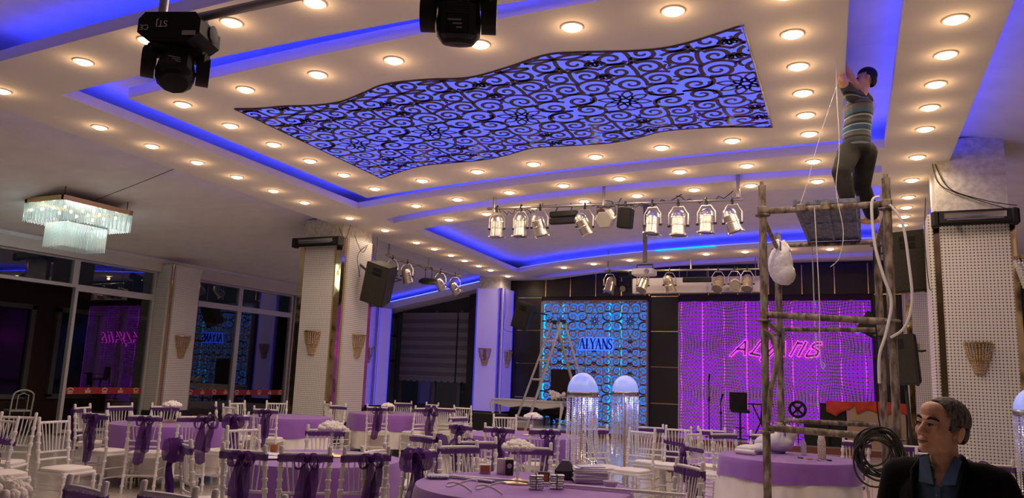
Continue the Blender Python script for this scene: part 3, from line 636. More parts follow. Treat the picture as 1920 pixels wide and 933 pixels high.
# ------------------------------------------------------------------ chairs (turned-bamboo banquet chairs)
def turned(z0, z1, r, rings):
    pr = [(r * .8, z0), (r, z0 + .012)]
    for c in rings:
        pr += [(r, c - .016), (r * 1.45, c - .008), (r * 1.45, c + .006), (r, c + .012)]
    return pr + [(r, z1 - .02), (r * .95, z1 - .008), (r * .5, z1)]
def post_mesh():
    mb = MB(); pr = turned(0, .965, .0165, [.09, .2, .215, .36, .52, .62, .635, .71, .79, .805])
    mb.lathe([(r_, z) for r_, z in pr if z < .955] + [(.0165, .955), (.012, .963), (0, .966)], 10)
    mb.v = [(vx, vy - max(0, z - .44) * .13 - max(0, .44 - z) * .10, z) for vx, vy, z in mb.v]; return mb
def proto_chair(name='banquet_chair'):
    t = thing(name, 'x', 'chair', (0, 0, 0), 0, 'white banquet chairs')
    P = post_mesh()
    for s in (-1, 1):
        m = MB(); m.add([(a + s * .178, b - .175, c) for a, b, c in P.v], P.f); m.build('back_post', white_chair, t, True)
    for s in (-1, 1):
        m = MB(); m.lathe(turned(0, .44, .0165, [.08, .2, .215, .33, .40]), 10, (s * .185, .175, 0)); m.build('front_leg', white_chair, t, True)
    def by(z): return -.175 - (z - .44) * .13
    for z, r in ((.905, .013), (.615, .010), (.545, .011)):
        MB().tube([(-.178, by(z), z), (-.09, by(z) - .012, z), (0, by(z) - .016, z), (.09, by(z) - .012, z), (.178, by(z), z)], r, 8).build('back_rail', white_chair, t, True)
    for k in range(7):
        u = (k - 3) / 3
        MB().cyl((u * .105, by(.615) - .014 * (1 - u * u), .615), (u * .145, by(.905) - .014 * (1 - u * u), .905), .0062, n=6).build('spindle', white_chair, t, True)
    fr = MB()
    for a, b in (((-.18, .175), (.18, .175)), ((-.178, -.175), (.178, -.175)), ((-.18, .175), (-.178, -.175)), ((.18, .175), (.178, -.175))): fr.cyl((*a, .425), (*b, .425), .017, n=8)
    fr.build('seat_frame', white_chair, t, True)
    for z in (.16, .27):
        for s in (-1, 1): MB().cyl((s * .185, .175, z), (s * .178, -.19, z), .008, n=6).build('stretcher', white_chair, t, True)
    for yy, z in ((.175, .21), (-.195, .21)): MB().cyl((-.183, yy, z), (.183, yy, z), .008, n=6).build('stretcher', white_chair, t, True)
    cu = MB(); n = 20; rings = [(.0, .435, 1), (1, .435, 1), (1.04, .45, 1), (1.02, .468, 1), (.9, .478, 1), (.5, .485, 1)]
    vs = []; fs = []
    for sc_, z, _ in rings:
        for i in range(n):
            a = 2 * math.pi * i / n; ca, sa = math.cos(a), math.sin(a); e = .35
            vs.append((.185 * sc_ * math.copysign(abs(ca) ** e, ca), .18 * sc_ * math.copysign(abs(sa) ** e, sa), z))
    for k in range(len(rings) - 1):
        for i in range(n): fs.append((k * n + i, k * n + (i + 1) % n, (k + 1) * n + (i + 1) % n, (k + 1) * n + i))
    fs.append(tuple(range((len(rings) - 1) * n, len(rings) * n))); cu.add(vs, fs); cu.build('cushion', cushion, t, True)
    return t
def band_mesh(z=.86, seed=1, tilt=0.0):
    mb = MB(); n = 36; rr = random.Random(seed); vs = []; fs = []; H = [-.024, -.013, 0, .013, .024]
    for i in range(n):
        a = 2 * math.pi * i / n; x = .205 * math.copysign(abs(math.cos(a)) ** .35, math.cos(a)); yy = .034 * math.sin(a)
        for k, h in enumerate(H):
            vs.append((x, -.175 - (z - .44) * .13 - .006 + yy * (1 + .12 * rr.uniform(-1, 1)) , z + h + tilt * x + .004 * rr.uniform(-1, 1)))
    m = len(H)
    for i in range(n):
        for k in range(m - 1): fs.append((i * m + k, ((i + 1) % n) * m + k, ((i + 1) % n) * m + k + 1, i * m + k + 1))
    return mb.add(vs, fs)
def tail_mesh(x0, z0, ln, w, y, seed, flare=1.0):
    rr = random.Random(seed); mb = MB(); vs = []; fs = []; R, Cn = 14, 9; ph = rr.uniform(0, 6)
    for i in range(R + 1):
        t = i / R; ww = w * (.35 + .65 * min(1, t * 2.2)) * flare
        for k in range(Cn):
            u = k / (Cn - 1) - .5
            vs.append((x0 + u * ww + .02 * math.sin(3 * t + ph), y - .03 * math.sin(math.pi * min(1, t * 1.5)) - .018 * math.sin(u * 14 + 4 * t + ph), z0 - ln * t - .015 * math.cos(u * 5)))
    for i in range(R):
        for k in range(Cn - 1): fs.append((i * Cn + k, i * Cn + k + 1, (i + 1) * Cn + k + 1, (i + 1) * Cn + k))
    return mb.add(vs, fs)
def bow_mesh(x0, z0, y, s, seed):
    rr = random.Random(seed); mb = MB(); mb.ell((x0, y - .02, z0), (.032 * s, .028 * s, .034 * s), 10, 7)
    for sd in (-1, 1):
        n, m = 14, 7; vs = []; fs = []
        for i in range(n + 1):
            a = 2 * math.pi * i / n
            for k in range(m):
                u = k / (m - 1) - .5; sp = .03 + .05 * abs(math.sin(a / 2))
                vs.append((x0 + sd * (.01 + .075 * s * (1 - math.cos(a)) / 2 * 1.3), y - .02 + u * sp * 1.2 * s, z0 + (.065 * s * math.sin(a) - .03 * s * (1 - math.cos(a)) / 2) + .01 * rr.uniform(-1, 1)))
        for i in range(n):
            for k in range(m - 1): fs.append((i * m + k, i * m + k + 1, (i + 1) * m + k + 1, (i + 1) * m + k))
        mb.add(vs, fs)
    return mb
def sash(t, kind, seed):
    """purple organza sash: 'c' knot in the middle with tails, 's' puffy bow at the side, 'b' plain band"""
    z = .872 if kind != 'l' else .72; yb = -.175 - (z - .44) * .13 - .045
    b = band_mesh(z, seed, .12 if kind == 'l' else 0).build('sash', organza, t, True)
    x0 = {'c': .02, 's': -.13, 'b': 0, 'l': .1, 'r': .13}[kind]
    if kind != 'b':
        bow_mesh(x0, z, yb, 1.3 if kind in 'sr' else .85, seed).build('sash_bow', organza, b, True)
        tail_mesh(x0 - .03, z - .02, .50, .12, yb - .01, seed + 3).build('sash_tail', organza, b, True)
        tail_mesh(x0 + .05, z - .02, .36, .10, yb - .02, seed + 5).build('sash_tail', organza, b, True)
base = proto_chair(); PROTO = {}
for i, k in enumerate(('n', 'c', 's', 'b', 'l', 'r')):
    p = base if k == 'n' else copy_tree(base)
    if k != 'n': sash(p, k, 11 * i)
    PROTO[k] = p
CH = {'n': 'white chair without sash, ', 'c': 'white chair with knotted purple sash, ', 's': 'white chair with puffy purple bow, ', 'r': 'white chair with side-tied purple bow, ', 'b': 'white chair with plain purple band, ', 'l': 'white chair with low purple sash, '}
def chair(kind, tx, ty, rz, where):
    """tx, ty: spot below the top of the backrest; rz: heading of the seat (0 = towards +Y)"""
    dx, dy = -math.sin(rz) * .235, math.cos(rz) * .235
    c = copy_tree(PROTO[kind]); c.location = (tx + dx, ty + dy, 0); c.rotation_euler = (0, 0, rz)
    c['label'] = CH[kind] + where; c['category'] = 'chair'; c['group'] = 'white banquet chairs'; return c
def at_table(kind, key, tx, ty, where, twist=0):
    x, y, R = TABLES[key][:3]; d = math.hypot(tx - x, ty - y); k = max(1.0, (R + .235 + .235) / d); tx, ty = x + (tx - x) * k, y + (ty - y) * k
    chair(kind, tx, ty, math.atan2(-(x - tx), y - ty) + math.radians(twist), where)
A = at_table
A('c','mid',-4.33,4.70,'leftmost seen from behind at the column-side table'); A('c','mid',-3.90,4.83,'second from behind at the column-side table')
A('c','mid',-3.60,5.15,'third from behind at the column-side table'); A('s','mid',-3.42,5.62,'at the right end of the column-side table')
A('b','mid',-5.20,6.71,'behind the flowers before the broad column'); A('n','mid',-5.64,6.07,'far left of the column-side table')
A('s','mid',-4.95,4.72,'side-on at the left of the column-side table',-10); A('s','mid',-4.16,6.90,'far right of the column-side table')
A('b','near',-3.24,6.13,'left of the flowers behind the nearest table'); A('b','near',-2.76,6.50,'right behind the flowers of the nearest table')
A('c','near',-1.30,6.05,'at the right end of the nearest table',12); A('n','near',-3.58,5.30,'between the two nearest tables'); A('r','near',-3.42,6.75,'second row behind the nearest table')
A('c','left',-8.56,6.68,'first from behind at the window-side table'); A('c','left',-8.02,6.89,'second from behind at the window-side table')
A('r','left',-7.66,7.25,'third from behind at the window-side table'); A('s','left',-7.55,7.78,'right end of the window-side table')
A('c','left',-9.69,7.35,'left end of the window-side table'); A('b','left',-9.76,7.96,'far left of the window-side table'); A('b','left',-9.55,8.50,'just before the window column')
A('n','behind',-9.75,11.15,'back left of the half-hidden table'); A('b','behind',-9.60,9.70,'leftmost on the viewer side of the half-hidden table'); A('l','behind',-9.05,9.32,'middle of the half-hidden table, viewer side')
A('c','behind',-8.42,9.4,'close to the broad column at the half-hidden table'); A('b','behind',-8.75,11.57,'beyond the half-hidden table'); A('n','behind',-9.98,10.45,'farthest left at the half-hidden table')
A('c','corner',-8.14,12.00,'just right of the broad column'); A('b','corner',-8.95,14.07,'facing the viewer under the wide blind'); A('r','corner',-7.58,12.55,'turned away at the table by the blinds')
A('b','corner',-8.30,14.07,'facing the viewer beside the one under the blind'); chair('b',-7.25,12.92,.15,'standing apart near the dark blinds'); chair('n',-7.2,13.5,.1,'behind the one standing apart near the blinds'); A('n','corner',-9.2,12.1,'half hidden by the broad column')
A('c','centre',-4.72,8.98,'leftmost from behind at the ladder-side table'); A('c','centre',-4.21,8.95,'middle from behind at the ladder-side table'); A('c','centre',-3.74,9.17,'rightmost from behind at the ladder-side table'); A('n','centre',-5.10,11.02,'beyond the ladder-side table'); A('b','centre',-5.50,10.40,'far left of the ladder-side table')
A('l','right',-1.98,9.95,'left end of the scaffold-side table'); A('b','right',-1.72,10.42,'second left of the scaffold-side table'); A('c','right',-.19,10.50,'far right of the scaffold-side table'); A('b','right',-1.25,10.75,'third left of the scaffold-side table')
chair('c',-3.24,9.75,-2.3,'half hidden between the two crystal lamps'); chair('b',-2.80,10.85,3.3,'right behind the second crystal lamp'); chair('l',-2.38,10.75,3.0,'facing the viewer before the dark wall strip'); chair('b',-1.98,11.0,3.2,'facing the viewer before the purple screen'); chair('n',-2.62,9.75,2.9,'in front of the row by the crystal lamps')
chair('b',-3.54,2.72,2.95,'nearest of all at the lower left'); chair('b',-3.10,2.83,3.12,'second nearest at the bottom left'); chair('b',-2.62,2.86,3.35,'third nearest at the bottom edge')
chair('n',-7.64,5.42,-1.45,'with its seat turned right, left picture edge'); chair('l',-7.98,5.10,-2.9,'before the doorway at the left edge'); chair('n',-8.42,5.55,-2.6,'behind the low-sash chair at the left edge'); chair('c',-7.55,4.62,-.2,'cut off by the left picture edge')
chair('s',.98,8.35,.15,'beside the near right column'); chair('b',.60,9.2,2.8,'hidden behind the man in black'); chair('b',.45,10.35,.1,'between the scaffold and the man')
for p in PROTO.values():
    for ch in list(p.children_recursive): bpy.data.objects.remove(ch)
    bpy.data.objects.remove(p)
# a lighter metal chair out on the terrace
t = thing('terrace_chair', 'pale metal chair with arched back seen through the open doorway', 'chair', (-16.6, 10.9, 0), 1.3)
tm = mat('pale_metal', (.55, .58, .55), .4)
pts = [(-.2, -.2, 0), (-.2, -.2, .45), (-.2, -.24, .72)] + [(-.2 * math.cos(a), -.26, .76 + .13 * math.sin(a)) for a in [math.pi * k / 10 for k in range(1, 10)]] + [(.2, -.24, .72), (.2, -.2, .45), (.2, -.2, 0)]
MB().tube(pts, .016, 8).build('back_frame', tm, t, True); MB().tube([(-.1, -.22, .46), (-.1, -.25, .78), (0, -.255, .82), (.1, -.25, .78), (.1, -.22, .46)], .01, 6).build('back_loop', tm, t, True)
MB().rbox((0, 0, .45), (.42, .42, .04), .02).build('seat', tm, t)
for s in (-1, 1): MB().cyl((s * .19, .19, .43), (s * .2, .21, 0), .014).build('leg', tm, t, True)

# ------------------------------------------------------------------ flower stands
rose_me = MB().ell((0, 0, 0), (.030, .030, .024), 10, 6).ell((0, 0, .012), (.019, .019, .017), 8, 5).ell((.012, .008, .006), (.018, .018, .019), 8, 5).ell((-.012, -.006, .006), (.018, .018, .019), 8, 5).mesh('rose')
rose_me.polygons.foreach_set('use_smooth', [True] * len(rose_me.polygons))
stem_m = beads
def flowers(x, y, zt, label, z0=.754, R=.105):
    t = thing('flower_stand', label, 'flower arrangement', (x, y, z0), 0, 'crystal flower stands'); h = zt - z0 - .06
    MB().lathe([(.0, 0), (.13, 0), (.132, .006), (.12, .012), (.06, .018), (.03, .03), (.012, .035)], 28).build('gold_base', mat('mosaic_gold', (.75, .58, .25), .3, 1.0), t, True)
    pr = [(.006, .03)]; nb = 5
    for k in range(nb):
        zc = .05 + (h - .07) * (k + .5) / nb; rr = (h - .07) / nb / 2
        pr += [(rr * .45 + .002, zc - rr * .85), (rr * .85, zc - rr * .4), (rr * .95, zc), (rr * .85, zc + rr * .4), (rr * .45 + .002, zc + rr * .85)]
    MB().lathe(pr + [(.006, h)], 14).build('crystal_stem', stem_m, t, True)
    MB().lathe([(.01, h - .01), (.05, h), (.07, h + .02), (.066, h + .022), (.0, h + .012)], 20).build('bowl', mat('purple_bowl', (.34, .18, .42), .3), t, True)
    rr = random.Random(int(x * 100))
    for ring, nn, zz in ((0, 1, .062), (.042, 6, .056), (.078, 11, .040), (R, 15, .018)):
        for k in range(nn):
            a = 2 * math.pi * (k + .5 * rr.random()) / nn; o = link('rose', rose_me, rose_m, t, (ring * math.cos(a), ring * math.sin(a), h + zz + .006 * rr.uniform(-1, 1))); o.rotation_euler = (ring * 5 * -math.sin(a), ring * 5 * math.cos(a), rr.uniform(0, 6)); o.scale = (.92,) * 3
flowers(-2.42, 5.46, 1.05, 'crystal stand topped with white roses on the nearest table'); flowers(-4.53, 5.95, 1.05, 'crystal stand topped with white roses before the broad column')
flowers(-8.75, 7.9, 1.02, 'crystal stand topped with white roses before the window column'); flowers(-8.6, 13.0, .93, 'small crystal stand of white roses under the back windows'); flowers(-4.25, 10.05, 1.04, 'crystal stand topped with white roses before the ladder'); flowers(-3.15, 2.02, 1.05, 'large white rose cluster at the lower left corner')
# ------------------------------------------------------------------ theatre lanterns
lens_m = mat('lantern_lens', (.35, .33, .30), .08, .2); dark_metal = mat('dark_steel', (.05, .05, .05), .5, .7); pipe_m = mat('steel_pipe', (.38, .36, .34), .4, .8)
def par_parts():
    body = MB().lathe([(0, .30), (.03, .298), (.062, .28), (.082, .25), (.09, .215), (.094, .21), (.094, .198), (.09, .194), (.092, .12), (.098, .115), (.098, .10), (.092, .096), (.098, 0), (.108, -.004), (.108, -.02), (.098, -.022)], 20, caps=False)
    for k in range(10):
        a = 2 * math.pi * k / 10; body.box((.089 * math.cos(a), .089 * math.sin(a), .232), (.006, .014, .014), (0, 0, a))
    clips = MB()
    for k in range(4):
        a = math.pi / 4 + k * math.pi / 2; clips.box((.112 * math.cos(a), .112 * math.sin(a), -.018), (.045, .022, .012), (0, 0, a)); clips.box((.130 * math.cos(a), .130 * math.sin(a), -.026), (.012, .022, .02), (0, 0, a))
    return body, clips, MB().lathe([(0, -.006), (.05, -.009), (.094, -.012), (.096, -.014), (0, -.016)], 20)
PB, PC, PL = par_parts()
def share(mb, nm, smooth=True):
    me = mb.mesh(nm)
    if smooth: me.polygons.foreach_set('use_smooth', [True] * len(me.polygons)); me.set_sharp_from_angle(angle=.75)
    return me
PBm, PCm, PLm = share(PB, 'can'), share(PC, 'front_clips', False), share(PL, 'lens')
YOKE = share(MB().tube([(-.118, 0, .10), (-.118, 0, .25), (-.06, 0, .345), (.06, 0, .345), (.118, 0, .25), (.118, 0, .10)], .008, 6), 'yoke')
KNOB = share(MB().cyl((-.135, 0, .1), (-.098, 0, .1), .016, n=8).cyl((.098, 0, .1), (.135, 0, .1), .016, n=8), 'tilt_knobs')
CLAMP = share(MB().rbox((0, 0, .375), (.035, .05, .05), .008).cyl((0, 0, .34), (0, 0, .41), .008).tube([(0, .035 * math.cos(a), .41 + .035 * math.sin(a)) for a in [math.pi * k / 6 for k in range(-1, 8)]], .010, 6), 'hook_clamp')
def par(x, y, zbar, label, tilt=0.0, roll=0.0, rz=0.0, s=1.0, metal=None):
    t = thing('stage_lantern', label, 'stage light', (x, y, zbar - .41 * s), rz, 'aluminium stage lanterns'); t.scale = (s, s, s)
    link('hook_clamp', CLAMP, dark_metal, t); y_ = link('yoke', YOKE, chrome, t); 
    b = link('can', PBm, metal or chrome, t); b.location = Vector((0, 0, .1)) - Euler((tilt, roll, 0)).to_matrix() @ Vector((0, 0, .1)); b.rotation_euler = (tilt, roll, 0)
    tag(link('clip_ring', PCm, metal or chrome, b), kind='stuff'); link('lens', PLm, lens_m, b); tag(link('tilt_knob_pair', KNOB, dark_metal, y_), kind='stuff')
    return t
# bar across the hall (A)
YA, ZA = 12.0, 4.46
tb = thing('lighting_bar', 'long steel bar of lanterns hung across the middle of the hall', 'lighting bar', (0, 0, 0))
MB().cyl((-6.08, YA, ZA + .03), (-1.66, YA, ZA - .08), .025, n=12).build('pipe', pipe_m, tb, True)
for x, zz in ((-5.95, C), (-3.91, C + .3), (-1.73, C + .3)): MB().cyl((x, YA, ZA - .05), (x, YA, zz), .028, n=10).build('hanger', pipe_m, tb, True)
for a, b in ((-5.9, -5.4), (-5.4, -5.0), (-4.2, -3.6), (-3.9, -2.6), (-2.7, -1.8)):
    MB().tube([(a + (b - a) * k / 12, YA + .03 * math.sin(k * 1.9), ZA + .04 - .12 * math.sin(math.pi * k / 12) + .03 * math.sin(k * 2.3)) for k in range(13)], .007, 5).build('cable', black_m, tb, True)
def zb(x): return ZA + .03 - .11 * (x + 6.08) / 4.42
for (x, tl, rl, w) in ((-5.88, .05, .0, 'leftmost, hanging straight down'), (-5.42, .0, .0, 'second from the left, hanging straight down'), (-5.06, .15, -.25, 'third from the left, tilted'), (-4.24, .2, -.5, 'tilted, beside the hexagonal spot'), (-3.08, -.1, .05, 'right of the black wash lamp, lens down'), (-2.66, .0, .0, 'biggest, in the right half'), (-2.22, .0, .05, 'second from the right end'), (-1.82, .15, -.3, 'last at the right end, tilted')):
    par(x, YA, zb(x), 'silver lantern on the middle lighting bar, ' + w, tl, rl, .3 * math.sin(x * 7), 1.2 if x != -2.66 else 1.28)
t = thing('led_batten', 'black double batten lamp on the middle lighting bar', 'stage light', (-4.62, YA, ZA - .02))
for z, r in ((-.13, .055), (-.25, .055)):
    MB().rbox((0, 0, z), (.5, .11, .10), .02).build('tube_housing', black_m, t); 
for x in (-.15, .12): MB().tube([(x, 0, .05), (x + .02, .02, -.02), (x, 0, -.09)], .012, 6).build('bracket', dark_metal, t, True)
t = thing('hexagonal_spot', 'grey six-sided effect lamp with dark round eye on the middle bar', 'stage light', (-3.87, YA, ZA - .04))
grey_case = mat('grey_case', (.42, .40, .36), .5)
MB().lathe([(.0, -.14), (.15, -.12), (.17, -.03), (.17, .1), (.14, .13), (0, .13)], 6, (0, 0, -.22), (math.pi / 2 + .4, 0, 0)).build('housing', grey_case, t)
MB().lathe([(.075, .0), (.08, .02), (.0, .025)], 20, (-.03, -.135, -.16), (math.pi / 2 + .4, 0, 0)).build('eye', mat('amber_eye', (.10, .05, .03), .3), t, True)
MB().tube([(-.16, 0, -.2), (-.16, 0, -.03), (.16, 0, -.03), (.16, 0, -.2)], .01, 6).build('yoke', dark_metal, t)
t = thing('wash_lamp', 'black square wash lamp beside the hexagonal spot', 'stage light', (-3.53, YA, ZA - .06)); MB().rbox((0, 0, -.22), (.24, .2, .34), .03, (.1, .12, 0)).build('housing', black_m, t); MB().tube([(-.13, 0, -.2), (-.13, 0, .0), (.13, 0, .0), (.13, 0, -.2)], .01, 6).build('yoke', dark_metal, t); MB().rbox((0, 0, .02), (.05, .06, .08), .01).build('clamp', dark_metal, t)
# bar before the stage (B)
YB2, ZB2 = 19.5, 4.42
tb = thing('lighting_bar', 'steel bar of lanterns hung close before the stage wall', 'lighting bar', (0, 0, 0))
MB().cyl((-6.3, YB2, ZB2), (-2.2, YB2, ZB2 - .04), .025, n=10).build('pipe', pipe_m, tb, True)
for x in (-6.2, -4.0, -2.35): MB().cyl((x, YB2, ZB2), (x, YB2, C + .3), .022, n=8).build('hanger', pipe_m, tb, True)
gold_can = mat('worn_aluminium', (.78, .66, .45), .3, .9)
for x, tl, rl, w in ((-6.15, -.2, .2, 'far left, leaning'), (-5.25, -.5, .3, 'left of the projector pole, leaning'), (-4.55, .3, -.3, 'pale one in the middle, leaning'), (-3.32, -.6, .3, 'right half, tipped toward the hall'), (-2.92, -1.2, .0, 'facing the hall with dark lens'), (-2.62, -.5, .1, 'last at the right, beside the scaffold')):
    par(x, YB2, ZB2, 'brass-tinted lantern on the bar before the stage, ' + w, tl, rl, .2, 1.3, gold_can)
t = thing('led_batten', 'slim black batten lamp on the bar before the stage', 'stage light', (-3.85, YB2, ZB2)); MB().rbox((0, 0, -.28), (.72, .1, .12), .02).build('housing', black_m, t)
for x in (-.25, .25): MB().cyl((x, 0, .02), (x, 0, -.23), .01).build('bracket', dark_metal, t)
t = thing('moving_head', 'small black moving head lamp at the left of the bar before the stage', 'stage light', (-5.75, YB2, ZB2)); MB().rbox((0, 0, -.10), (.36, .26, .13), .03).build('base', black_m, t)
MB().tube([(-.17, 0, -.16), (-.17, 0, -.42), (-.1, 0, -.44)], .03, 8).tube([(.17, 0, -.16), (.17, 0, -.42), (.1, 0, -.44)], .03, 8).build('yoke', black_m, t, True); MB().lathe([(0, -.17), (.09, -.16), (.12, 0), (.1, .12), (0, .14)], 14, (0, 0, -.42), (1.1, 0, 0)).build('head', black_m, t, True); MB().lathe([(0, 0), (.075, 0), (.08, .012), (0, .016)], 14, (0, -.13, -.49), (1.95, 0, 0)).build('lens', lens_m, t, True)
t = thing('screen_case', 'long white projection screen case behind the lanterns at the stage', 'screen case', (-4.0, 20.15, 4.08)); MB().rbox((0, 0, 0), (3.4, .16, .42), .03).build('case', mat('screen_white', (.62, .56, .60), .6), t)
for x in (-1.5, 1.5): MB().cyl((x, 0, .2), (x, 0, .7), .012).build('hanger', pipe_m, t)
MB().box((0, -.06, -.215), (3.2, .03, .02)).build('bottom_bar', mat('screen_bar', (.1, .1, .1), .5), t)
t = thing('ceiling_projector', 'white projector at the end of a grey ceiling pole', 'projector', (-3.96, 14.85, 0)); MB().box((0, 0, 4.47), (.07, .07, 1.16)).build('pole', mat('grey_pole', (.20, .19, .21), .5), t)
MB().lathe([(.0, 0), (.1, 0), (.1, .02), (0, .02)], 12, (0, 0, CU - .02)).build('ceiling_plate', pipe_m, t); MB().rbox((0, -.05, 3.68), (.44, .34, .13), .03).build('body', mat('projector_white', (.72, .70, .70), .4), t); MB().cyl((.1, -.22, 3.68), (.1, -.26, 3.68), .045, n=14).build('lens', lens_m, t, True)
MB().tube([(-.16, 0, 3.74), (-.16, 0, 3.84), (.16, 0, 3.84), (.16, 0, 3.74)], .014, 6).build('cradle', dark_metal, t)
# bar along the left side (C)
tb = thing('lighting_bar', 'steel bar of lanterns running toward the stage right of the broad column', 'lighting bar', (0, 0, 0)); XC = -10.9
MB().cyl((XC, 16.0, 4.45), (XC, 20.0, 4.43), .025, n=10).build('pipe', pipe_m, tb, True)
for y, z in ((16.1, 4.95), (18.1, 4.9), (19.86, 4.9)): MB().cyl((XC, y, 4.42), (XC, y, z), .026, n=8).build('hanger', pipe_m, tb, True)
MB().tube([(XC, 16.1 + .3 * k, 4.44 - .10 * abs(math.sin(k * 1.3))) for k in range(13)], .008, 5).build('cable', black_m, tb, True)
for y, tl, rl, w in ((17.0, .5, -.3, 'first from the speaker'), (18.75, .6, -.6, 'second from the far end'), (19.6, .7, -.7, 'at the far end')): par(XC, y, 4.45, 'silver lantern on the bar beside the broad column, ' + w, tl, rl, .6, 1.3)
par(XC, 16.3, 4.45, 'dark lantern hidden behind the left speaker', 1.2, -.3, .6, 1.15, black_m)
t = thing('mirror_dish', 'flat round effect lamp with pale glass on the bar beside the broad column', 'stage light', (XC, 18.1, 4.42)); MB().lathe([(0, .08), (.2, .07), (.26, .02), (.27, -.02), (.24, -.03), (0, -.035)], 22, (0, 0, -.38), (.25, .2, 0)).build('housing', black_m, t, True); MB().lathe([(0, -.045), (.22, -.04), (.22, -.036), (0, -.036)], 20, (0, 0, -.38), (.25, .2, 0)).build('glass', mat('pale_glass', (.45, .6, .62), .1), t, True); MB().tube([(-.1, 0, -.34), (-.1, 0, .0), (0, 0, .03), (.1, 0, .0), (.1, 0, -.34)], .012, 6).build('bracket', dark_metal, t)
# bar over the near left with two large moving heads
YH, ZH = 2.9, 3.48
tb = thing('lighting_bar', 'steel bar carrying the two big moving heads', 'lighting bar', (0, 0, 0)); MB().cyl((-3.72, YH + .05, ZH), (-.6, YH + .05, ZH), .026, n=10).build('pipe', pipe_m, tb, True)
for x in (-3.68, -1.0): MB().cyl((x, YH + .05, ZH), (x, YH + .05, C + .2), .026, n=10).build('hanger', pipe_m, tb, True)
def moving_head(x, label, pan, tilt, rz):
    t = thing('moving_head', label, 'stage light', (x, YH, ZH - .06), rz); t.scale = (.85,) * 3
    mb = MB(); q = [(-.21, -.02), (-.17, .03), (.17, .03), (.21, -.02), (.21, -.11), (.13, -.17), (-.13, -.17), (-.21, -.11)]
    mb.prism(q, lambda a, b: (a, -.14, b), lambda a, b: (a, .14, b)); b = mb.build('base', black_m, t)
    for s in (-1, 1): MB().rbox((s * .13, .03, .045), (.05, .07, .06), .01).build('clamp', dark_metal, b)
    MB().lathe([(.055, 0), (.06, .006), (.05, .01), (.0, .01)], 18, (.213, .03, -.05), (0, math.pi / 2, 0)).build('fan_grille', mat('fan_grey', (.015, .015, .015), .6), b, True)
    MB().box((.14, -.143, -.115), (.09, .004, .03)).build('rating_label', mat('pale_label', (.4, .38, .38), .6), b)
    tm_ = text_mesh('STJ', .062, .001); o = link('lettering', tm_, mat('white_print', (.6, .6, .6), .6), b, (-.05, -.142, -.05)); o.rotation_euler = (math.pi / 2, math.pi, 0)
    tm_ = text_mesh('CE', .05, .001); o = link('mark', tm_, mat('white_print', (.6, .6, .6), .6), b, (-.165, -.142, -.075)); o.rotation_euler = (math.pi / 2, math.pi, 0)
    y = MB(); y.rbox((0, 0, -.195), (.36, .18, .06), .03)
    for s in (-1, 1): y.rbox((s * .16, 0, -.26), (.08, .17, .16), .035); y.cyl((s * .125, 0, -.295), (s * .205, 0, -.295), .095, n=20)
    y = y.build('yoke', black_m, t, True); y.rotation_euler = (0, 0, pan)
    h = MB(); h.lathe([(0, -.16), (.085, -.15), (.118, -.11), (.122, -.03), (.108, .07), (.09, .13), (.075, .155), (0, .155)], 12); h.rbox((0, -.05, -.03), (.19, .15, .2), .03)
    h = h.build('head', black_m, y, True); h.location = (0, 0, -.30); h.rotation_euler = (tilt, 0, 0)
    for k in range(6): MB().box((0, -.126, .0 + .012 * k), (.12, .006, .006)).build('vent_slat', dark_metal, h)
    MB().lathe([(0, .155), (.065, .155), (.065, .162), (0, .166)], 16).build('lens', lens_m, h, True)
    for k, (a, b2) in enumerate(((-.03, .02), (0, 0), (.02, -.02))): MB().box((a * .5, -.1255, -.06 + b2), (.07 - .02 * k, .002, .008)).build('print', mat('grey_print', (.25, .25, .25), .6), h)
moving_head(-3.46, 'big black moving head lamp hanging at the upper left', .5, -.55, .35); moving_head(-1.66, 'big black moving head lamp hanging at the top centre', .2, .25, .25)

# ------------------------------------------------------------------ loudspeakers
def speaker(loc, rot, label, s=1.0, arm=None):
    t = thing('loudspeaker', label, 'speaker', loc); t.rotation_euler = rot; t.scale = (s,) * 3
    MB().prism([(-.24, .38), (.24, .38), (.24, -.38), (-.24, -.38)], lambda a, b: (a, -.2, b), lambda a, b: (a * .72, .22, b * .93)).build('cabinet', speaker_m, t)
    MB().rbox((0, -.205, -.1), (.44, .015, .5), .005).build('grille', speaker_m, t); h = MB().box((0, -.207, .24), (.17, .012, .14)).build('horn', black_m, t); MB().box((0, -.2145, .24), (.17, .006, .012)).build('horn_fin', speaker_m, h)
    for sx in (-1, 1): MB().cyl((sx * .19, -.1, -.375), (sx * .19, -.1, -.40), .02, n=8).build('foot', black_m, t)
    MB().tube([(-.26, .05, .1), (-.26, .3, .1), (.26, .3, .1), (.26, .05, .1)], .014, 6).build('bracket', dark_metal, t)
    if arm: MB().cyl(arm[0], arm[1], .025, n=8).build('mounting_arm', dark_metal, t, True)
    return t
speaker((-9.62, 13.95, 3.46), (.28, .30, .15), 'black loudspeaker hung askew on the right face of the broad column', 1.18, ((-.2, .1, .05), (-.62, .12, .2)))
speaker((-9.27, 21.0, 3.38), (.25, .34, .05), 'black loudspeaker hung askew beside the blue screen', 1.05, ((0, .2, .1), (0, 1.9, -.3)))
speaker((.56, 13.0, 3.5), (.2, -.12, .25), 'large black loudspeaker behind the right scaffold post', 1.22, ((.1, .1, 0), (.45, -.4, .05)))
speaker((.62, 16.6, 2.15), (.1, -.05, -.3), 'dark loudspeaker low behind the scaffold', 1.25, ((0, 0, -.3), (0, -.16, -1.72)))
